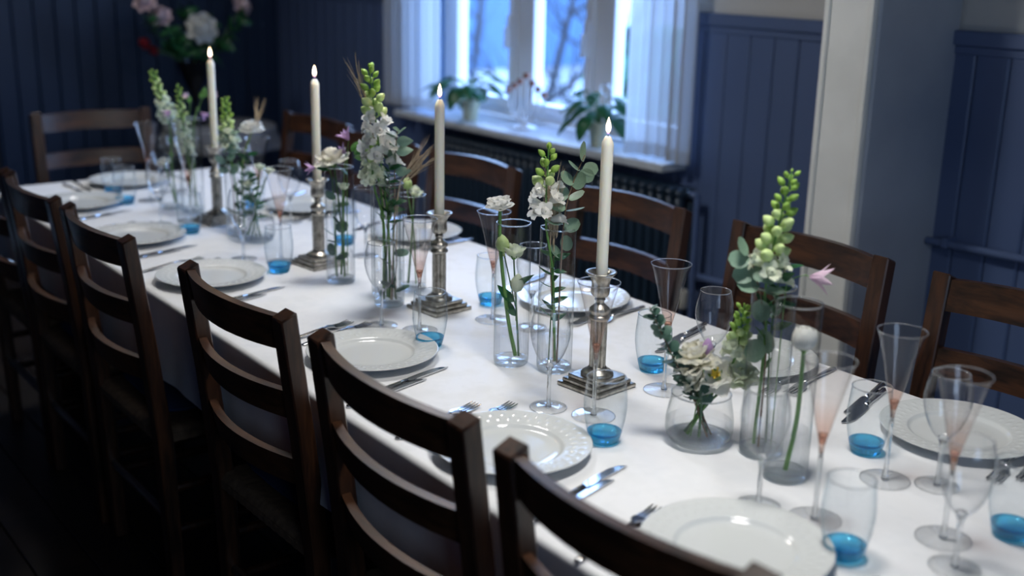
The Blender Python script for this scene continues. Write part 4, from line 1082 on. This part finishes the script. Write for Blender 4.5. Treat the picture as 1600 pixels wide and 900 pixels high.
# the tallest bunch
snapdragon('tallest white snapdragon with open florets in the middle of the table', [vb('VD1', -.004, .004), vm('VD1', -.002, 0, .20), (-.296, -.066, 1.085), (-.311, -.085, 1.302)], 25, .042, .50, .72, 12, 'white')
snapdragon('shorter green snapdragon at the left of the tallest bunch', [vb('VD1', -.012, -.008), vm('VD1', -.012, -.008, .2), (-.306, -.080, 1.035), (-.308, -.083, 1.14)], 22, .028, .5, .8, 13, 'ivory')
wheat('wheat ear pointing up left behind the tallest snapdragon', [vb('VD1', .002, .014), vm('VD1', -.012, -.010, .28), (-.312, -.088, 1.20), (-.327, -.106, 1.275)], .05, .06, 5)
wheat('upper wheat ear leaning right from the tallest bunch', [vb('VD1', .012, .010), vm('VD1', .016, .016, .26), (-.262, -.02, 1.065), (-.244, .004, 1.105)], .05, .055, 6)
wheat('lower wheat ear leaning right from the tallest bunch', [vb('VD1', .012, -.004), vm('VD1', .016, .012, .25), (-.262, -.02, 1.050), (-.240, .008, 1.085)], .05, .055, 7)
euc_branch('grey green eucalyptus sprig right of the tallest snapdragon', [vb('VD1', .012, 0), vm('VD1', .010, .010, .24), (-.278, -.04, 1.09), (-.274, -.036, 1.165)], 12, 'euc_oval', .04, .055, 9, start=.55)
euc_branch('leafy greenery filling the neck of the tallest vase', [vb('VD1', 0, -.014), vm('VD1', .002, -.004, .18), (-.285, -.05, 1.10)], 26, 'dark', .03, .055, 10, 'leafy_sprig', .55, 'stem_dark')
euc_branch('submerged dark leaves in the tallest vase', [vb('VD1', .014, .010), vm('VD1', .016, .004, .07), vm('VD1', .014, .002, .20)], 8, 'euc_dark', .04, .05, 15, start=.15, twig='stem_dark')
single('lisianthus', 'small white bloom at the left of the tallest snapdragon', [vb('VD1', -.014, .004), vm('VD1', -.014, -.010, .26), (-.312, -.087, 1.105)], .022, 'white', 'ranunculus', (.1, -.5, .6), 8)
single('lisianthus', 'pale lisianthus above the shorter cylinder right of the tallest bunch', [vb('VD2', -.008, -.006), vm('VD2', 0, 0, .14), (-.362, .064, .985)], .026, 'ivory', 'cup', (.3, .3, 1), 9)
t = flower('lisianthus', 'green lisianthus bud beside the pale lisianthus in the shorter cylinder', 'flower', V(vb('VD2', .008, .006)))
stem_part(t, [vb('VD2', .008, .006), vm('VD2', .002, .004, .14), (-.372, .052, 1.0)], .0016); link('bud', BUDP, t, mat4=TRS(V((-.372, .052, 1.0))-t.location, align((0, 0, 1)), .032))
# the two plain cylinders
single('ranunculus', 'white ranunculus rising above the rim of its cylinder, middle of the table', [vb('VE', .004, .008), vm('VE', -.006, -.006, .10), vm('VE', -.016, -.020, .24), (.181, -.083, 1.070)], .030, 'white', 'ranunculus', (0, -.1, 1), 21, r=(.0042, .0034))
t = single('lisianthus', 'half open white lisianthus inside the cylinder with the tall ranunculus', [vb('VE', .010, .012), vm('VE', .006, .006, .12), (.199, -.060, .972)], .030, 'ivory', 'cup', (.1, .05, 1), 22, 'stem_dark', (.0022, .0016),
           extra_leaves=[(vm('VE', .004, .004, .13), (-.6, -.6, .6), .05, 'dark'), (vm('VE', .004, .004, .16), (.5, .5, .8), .05, 'dark'), (vm('VE', .005, .005, .10), (-.5, -.3, .7), .045, 'dark')])
stem_part(t, [vm('VE', .005, .005, .12), (.190, -.072, .96), (.186, -.076, .985)], .0013, 'stem_dark', 'side_stem'); link('bud', BUDP, t, mat4=TRS(V((.186, -.076, .983))-t.location, align((-.1, -.1, 1)), .036))
stem_part(t, [vm('VE', .006, .006, .09), (.203, -.054, .88), (.202, -.056, .905)], .0013, 'stem_dark', 'side_stem'); link('bud', BUDI, t, mat4=TRS(V((.202, -.056, .90))-t.location, align((.1, .1, 1)), .04))
snapdragon('snapdragon with open white florets left of the round eucalyptus', [vb('VF', -.004, .004), vm('VF', -.006, -.006, .2), (.262, -.032, 1.055), (.263, -.031, 1.199)], 15, .036, .46, .6, 31, 'white', False)
t = euc_branch('branch of round eucalyptus leaves left of the nearest candle', [vb('VF', .008, 0), vm('VF', .006, .004, .2), (.284, -.004, 1.06), (.292, .008, 1.13), (.305, .024, 1.185)], 0, 'euc')
for (px_, d, l, ro) in [((.304, .022, 1.172), (-.1, -.1, 1), .048, .3), ((.303, .022, 1.160), (.8, .9, -.1), .036, 1.2), ((.300, .018, 1.155), (-.5, -.7, .55), .036, .8), ((.298, .015, 1.145), (.8, .9, .05), .038, 1.5),
                        ((.294, .010, 1.130), (-.4, -.7, .5), .042, .5), ((.292, .006, 1.125), (.7, .4, .6), .044, .2), ((.289, .003, 1.105), (-.6, -.6, .25), .044, .6), ((.287, .001, 1.10), (.6, .6, .3), .042, .9),
                        ((.286, -.002, 1.080), (-.55, -.65, .2), .044, .7), ((.285, -.003, 1.076), (.65, .75, .1), .046, .9), ((.283, -.005, 1.050), (-.6, -.5, .15), .050, .4), ((.282, -.005, 1.046), (.7, .6, .1), .042, .8), ((.28, -.005, 1.0), (.5, .2, .6), .04, 0), ((.28, -.005, .98), (-.5, -.2, .5), .04, 0)]:
    put_leaf_face(t, px_, d, l, 'euc', ro)
for k, (dx, dy, zz) in enumerate(((-.014, -.006, 1.055), (-.010, -.010, 1.085), (-.008, -.003, 1.07))):
    wheat(['wheat ear, lowest of three in the round eucalyptus vase', 'wheat ear, topmost of three in the round eucalyptus vase', 'wheat ear, middle of three in the round eucalyptus vase'][k],
          [vb('VF', dx*.4, .010-.005*k), vm('VF', dx, dy, .22), (VS['VF'][0]+dx*.9, VS['VF'][1]+dy, zz)], .05, .085, 40+k)
euc_branch('dark submerged leaves in the round eucalyptus vase', [vb('VF', -.006, -.010), vm('VF', -.008, -.006, .10), vm('VF', -.004, -.004, .24)], 18, 'dark', .03, .045, 34, 'leafy_sprig', .5, 'stem_dark')
# near bowl
g = VS['VG']
euc_branch('small leaved eucalyptus sprig arching left out of the near bowl vase', [vb('VG', .016, .014), (g[0]-.010, g[1]-.014, .84), (.668, -.076, .90), (.652, -.096, .95), (.639, -.111, .990)], 34, 'euc_dark', .017, .026, 51, start=.42)
euc_branch('dense eucalyptus tuft over the left rim of the near bowl vase', [vb('VG', .020, 0), (g[0]-.014, g[1]-.014, .845), (.674, -.068, .885)], 30, 'euc_dark', .018, .028, 52, start=.35)
euc_branch('eucalyptus tuft at the front rim of the near bowl vase', [vb('VG', -.012, .016), (g[0]+.004, g[1]-.012, .845), (.692, -.068, .875)], 22, 'euc_dark', .018, .028, 53, start=.35)
single('carnation', 'cream carnation at the back of the near bowl vase', [vb('VG', .012, -.012), (g[0], g[1], .84), (.691, -.046, .893)], .042, 'cream', 'carnation', (-.2, -.2, 1), 54, 'stem_dark')
single('lisianthus', 'open white lisianthus with yellow centre in the near bowl vase', [vb('VG', -.018, -.006), (g[0]+.006, g[1]+.004, .83), (.714, -.016, .868)], .042, 'white', 'open', (.25, -.55, .55), 55, 'stem_dark')
single('lisianthus', 'greenish white lisianthus at the right of the near bowl vase', [vb('VG', -.020, -.014), (g[0]+.012, g[1]+.016, .83), (.739, .014, .870)], .034, 'ivory', 'ranunculus', (.35, -.35, .7), 56, 'stem_dark')
single('lisianthus', 'cream lisianthus tucked low in the near bowl vase', [vb('VG', .006, .014), (g[0]+.002, g[1]-.008, .83), (.700, -.052, .868)], .026, 'cream', 'rose', (-.1, -.7, .5), 57, 'stem_dark')
snapdragon('small green snapdragon at the back of the near bowl vase', [vb('VG', -.010, -.018), (g[0]+.014, g[1]+.02, .85), (.731, .006, .905), (.735, .013, .996)], 24, .024, .3, .55, 58, 'ivory', False)
t = flower('clematis', 'mauve clematis bud above the cream carnation', 'flower', V(vb('VG', 0, -.02)))
stem_part(t, [vb('VG', 0, -.02), (g[0], g[1]-.004, .85), (.701, -.031, .910)], .0012); link('bud', BUDL, t, mat4=TRS(V((.701, -.031, .908))-t.location, align((0, 0, 1)), .030))
# the two near cylinders
snapdragon('large green snapdragon nearest the pillar', [vb('VH', -.010, -.008), vm('VH', -.006, -.006, .2), (.784, .006, 1.055), (.799, .026, 1.229)], 26, .032, .22, .62, 61, 'ivory')
t = euc_branch('pale eucalyptus sprig under the large green snapdragon', [vb('VH', .004, -.012), vm('VH', -.004, -.006, .2), (.775, -.006, 1.05), (.764, -.020, 1.10)], 0, 'euc')
for (px_, d, l, ro) in [((.764, -.020, 1.095), (-.3, -.4, .6), .040, .4), ((.766, -.018, 1.088), (-.6, -.7, -.1), .042, .8), ((.770, -.012, 1.075), (.4, .1, -.2), .042, .3), ((.772, -.010, 1.066), (-.7, -.6, -.3), .044, .6),
                        ((.776, -.004, 1.056), (.6, .6, .3), .046, .5), ((.778, -.002, 1.046), (-.5, -.7, -.1), .046, .5), ((.783, .004, 1.04), (.6, .2, -.1), .04, .9), ((.78, 0, 1.02), (.1, .1, -1), .045, .9), ((.785, .006, .97), (.3, .2, -1), .05, .9), ((.785, .006, .95), (-.4, -.3, -1), .05, .2)]:
    put_leaf_face(t, px_, d, l, 'euc', ro)
euc_branch('green leaves below the large snapdragon in the near cylinder', [vb('VH', 0, .012), vm('VH', 0, 0, .2), (.797, .022, 1.075)], 14, 'dark', .035, .055, 63, 'leafy_sprig', .55, 'stem_dark')
clematis('pink clematis nodding right of the large green snapdragon', [vb('VH', .012, .010), vm('VH', .012, .012, .26), (.806, .035, 1.050), (.820, .053, 1.062), (.826, .060, 1.060)], (.6, .75, -.12), .042, 'pink', 2)
single('ranunculus', 'white ranunculus standing inside the nearest cylinder vase', [vb('VI', .006, -.006), vm('VI', .010, .006, .10), (.884, -.012, .968)], .038, 'white', 'ball', (.05, -.1, 1), 71, r=(.0040, .0034))

# ------------------------------------------------------------------ the window sill things
SZ = 0.8575
def pot_plant(x, y, rtop, h, label, seed, leaves, spread, globe=False):
    rnd = random.Random(seed)
    t = thing('potted_plant', label, 'plant', (x, y, SZ))
    b = MB(); b.lathe([(.001, 0), (rtop*.68, 0), (rtop*.72, .004), (rtop*.98, h*.92), (rtop*1.03, h*.93), (rtop*1.03, h), (rtop*.94, h), (rtop*.90, h*.88), (.001, h*.87)], 32); link('pot', b.mesh('pot', 'pot', sharp=40), t)
    b = MB(); b.lathe([(.001, h*.90), (rtop*.91, h*.885)], 20); link('soil', b.mesh('soil', 'soil'), t)
    for k in range(leaves):
        a = 2.4*k+rnd.uniform(-.3, .3); q = spread*rnd.uniform(.45, 1.0); zt = h+rnd.uniform(.03, .14)*(1.2-.6*q/spread)
        e = V((q*math.cos(a), q*math.sin(a)*.75, zt))
        b = MB(); b.tube(spline([(0, 0, h*.88), (e.x*.3, e.y*.3, h+(zt-h)*.8), tuple(e)], 4), .0022, 5); link('petiole', b.mesh('petiole', 'stem_dark'), t)
        d = V((math.cos(a), math.sin(a)*.75, rnd.uniform(-.75, .1))).normalized(); sd = d.cross(V((0, 0, 1))).normalized(); nrm = sd.cross(d)
        m_ = Matrix(((-nrm.x, sd.x, d.x), (-nrm.y, sd.y, d.y), (-nrm.z, sd.z, d.z))).to_4x4()
        link('leaf', LEAF['heart'], t, mat4=TRS(e, m_, rnd.uniform(.075, .115)))
    if globe:
        b = MB(); b.tube([(.02, .01, h*.7), (.02, .01, .195)], .003, 6); b.ball((.02, .01, .215), .022, .022, .022, 14, 9); o = link('watering_globe', b.mesh('watering_globe', 'tumbler', sharp=0), t); o['label'] = 'clear glass watering globe'
pot_plant(-2.155, 1.50, .043, .084, 'leafy green plant in cream pot at the left of the sill', 4, 20, .155)
pot_plant(-1.325, 1.507, .041, .090, 'leafy green plant in cream pot at the right of the sill', 9, 18, .140, True)
def candelabrum(x, y):
    t = thing('candelabrum', 'white seven armed curved candelabrum on the window sill between the plants', 'candelabrum', (x, y, SZ))
    b = MB(); b.lathe([(.001, 0), (.048, 0), (.050, .004), (.044, .008), (.020, .014), (.012, .020), (.010, .030), (.001, .031)], 28); link('foot', b.mesh('foot', 'white_metal', sharp=40), t)
    tops = [(0, .205)]+[(s*r_, h_) for r_, h_ in ((.042, .178), (.080, .158), (.118, .138)) for s in (-1, 1)]
    for (dx, h_) in tops:
        b = MB()
        if dx == 0: pts = [(0, 0, .028), (0, 0, .1), (0, 0, h_)]
        else: pts = [(0, 0, .024), (dx*.35, 0, .030), (dx*.80, 0, .055+.02*(abs(dx) < .05)), (dx, 0, .10), (dx, 0, h_)]
        b.tube(spline(pts, 5), .0042, 7); link('arm', b.mesh('arm', 'white_metal'), t)
        b = MB(); b.lathe([(.001, h_-.002), (.013, h_), (.017, h_+.004), (.012, h_+.006), (.013, h_+.022), (.010, h_+.022), (.009, h_+.006), (.001, h_+.006)], 16); o = link('candle_cup', b.mesh('candle_cup', 'copper', sharp=40), t, (dx, 0, 0)); o['label'] = 'copper coloured candle cup'
candelabrum(-1.825, 1.545)

# ------------------------------------------------------------------ side table with bouquet in the far corner
st = thing('side_table', 'round side table under a grey cloth in the dark far corner', 'table', (-3.50, 0.93, 0))
b = MB(); n = 72; rows = []
for (r, z) in [(.001, .708), (.26, .708), (.272, .704), (.276, .69)]: rows.append([(r*math.cos(2*PI*j/n), r*math.sin(2*PI*j/n), z) for j in range(n)])
for k in range(1, 7): rows.append([((.276+.02*k/6+.018*k/6*math.sin(9*2*PI*j/n))*math.cos(2*PI*j/n), (.276+.02*k/6+.018*k/6*math.sin(9*2*PI*j/n))*math.sin(2*PI*j/n), .69-.09*k/6) for j in range(n)])
b.grid(rows, True); link('cloth', b.mesh('cloth', 'grey_cloth', sharp=0), st)
b = MB(); b.lathe([(.001, .66), (.25, .66), (.25, .69), (.001, .69)], 32); link('tabletop', b.mesh('tabletop', 'wood_x'), st)
b = MB(); b.lathe([(.20, 0), (.19, .03), (.04, .06), (.03, .3), (.04, .66)], 24, None, True); link('pedestal', b.mesh('pedestal', 'wood'), st)
vz = thing('footed_vase', 'tall black footed vase holding the dark bouquet in the far corner', 'vase', (-3.55, 0.83, .7085))
b = MB(); b.lathe([(.001, 0), (.060, 0), (.062, .006), (.030, .016), (.014, .04), (.012, .11), (.020, .15), (.045, .20), (.070, .26), (.082, .31), (.076, .312), (.062, .26), (.036, .20), (.001, .17)], 40)
link('glazed_body', b.mesh('glazed_body', 'dark_glaze', sharp=50), vz)
for (y, z, r, mt, lab, ax, sd) in [(.67, 1.234, .055, 'bgpink', 'blush peony at the left of the far corner bouquet', (.6, -.4, .4), 1), (.858, 1.177, .080, 'white', 'largest white peony in the far corner bouquet', (.8, -.2, .3), 2),
                                 (1.085, 1.275, .055, 'bgpink', 'blush peony at the right of the far corner bouquet', (.6, .4, .4), 3), (.60, 1.30, .055, 'bgpink', 'upper left blush peony of the far corner bouquet', (.5, -.4, .7), 4), (.585, 1.11, .030, 'red', 'small crimson flower low in the far corner bouquet', (.6, -.6, 0), 5),
                                 (.625, 1.075, .024, 'red', 'lowest crimson flower in the far corner bouquet', (.6, -.5, -.2), 6)]:
    base = (-3.55, .83+(y-.83)*.06, .90)
    t = flower('peony', lab, 'flower', V(base), 'flowers of the far corner bouquet')
    xx = -3.53 if y != .858 else -3.50
    stem_part(t, [base, (-3.55, .83+(y-.83)*.35, 1.03), (xx, y, z)], .003, 'stem_dark'); bloom(t, (xx, y, z), ax, r, mt, 'peony', sd)
rnd = random.Random(17)
for k in range(5):
    a = -.9+.45*k; y = .83+a*.28; z = 1.12+rnd.uniform(0, .22)
    euc_branch(f'dark leafy sprig, {["leftmost", "second from left", "middle one", "second from right", "rightmost"][k]} in the far corner bouquet', [(-3.55+rnd.uniform(-.02, .02), .83+a*.018, .90), (-3.55, .83+a*.10, 1.04), (-3.55+rnd.uniform(-.08, .1), y, z)], 15, 'heart', .06, .10, 80+k, 'leafy_sprig', .5, 'stem_dark')
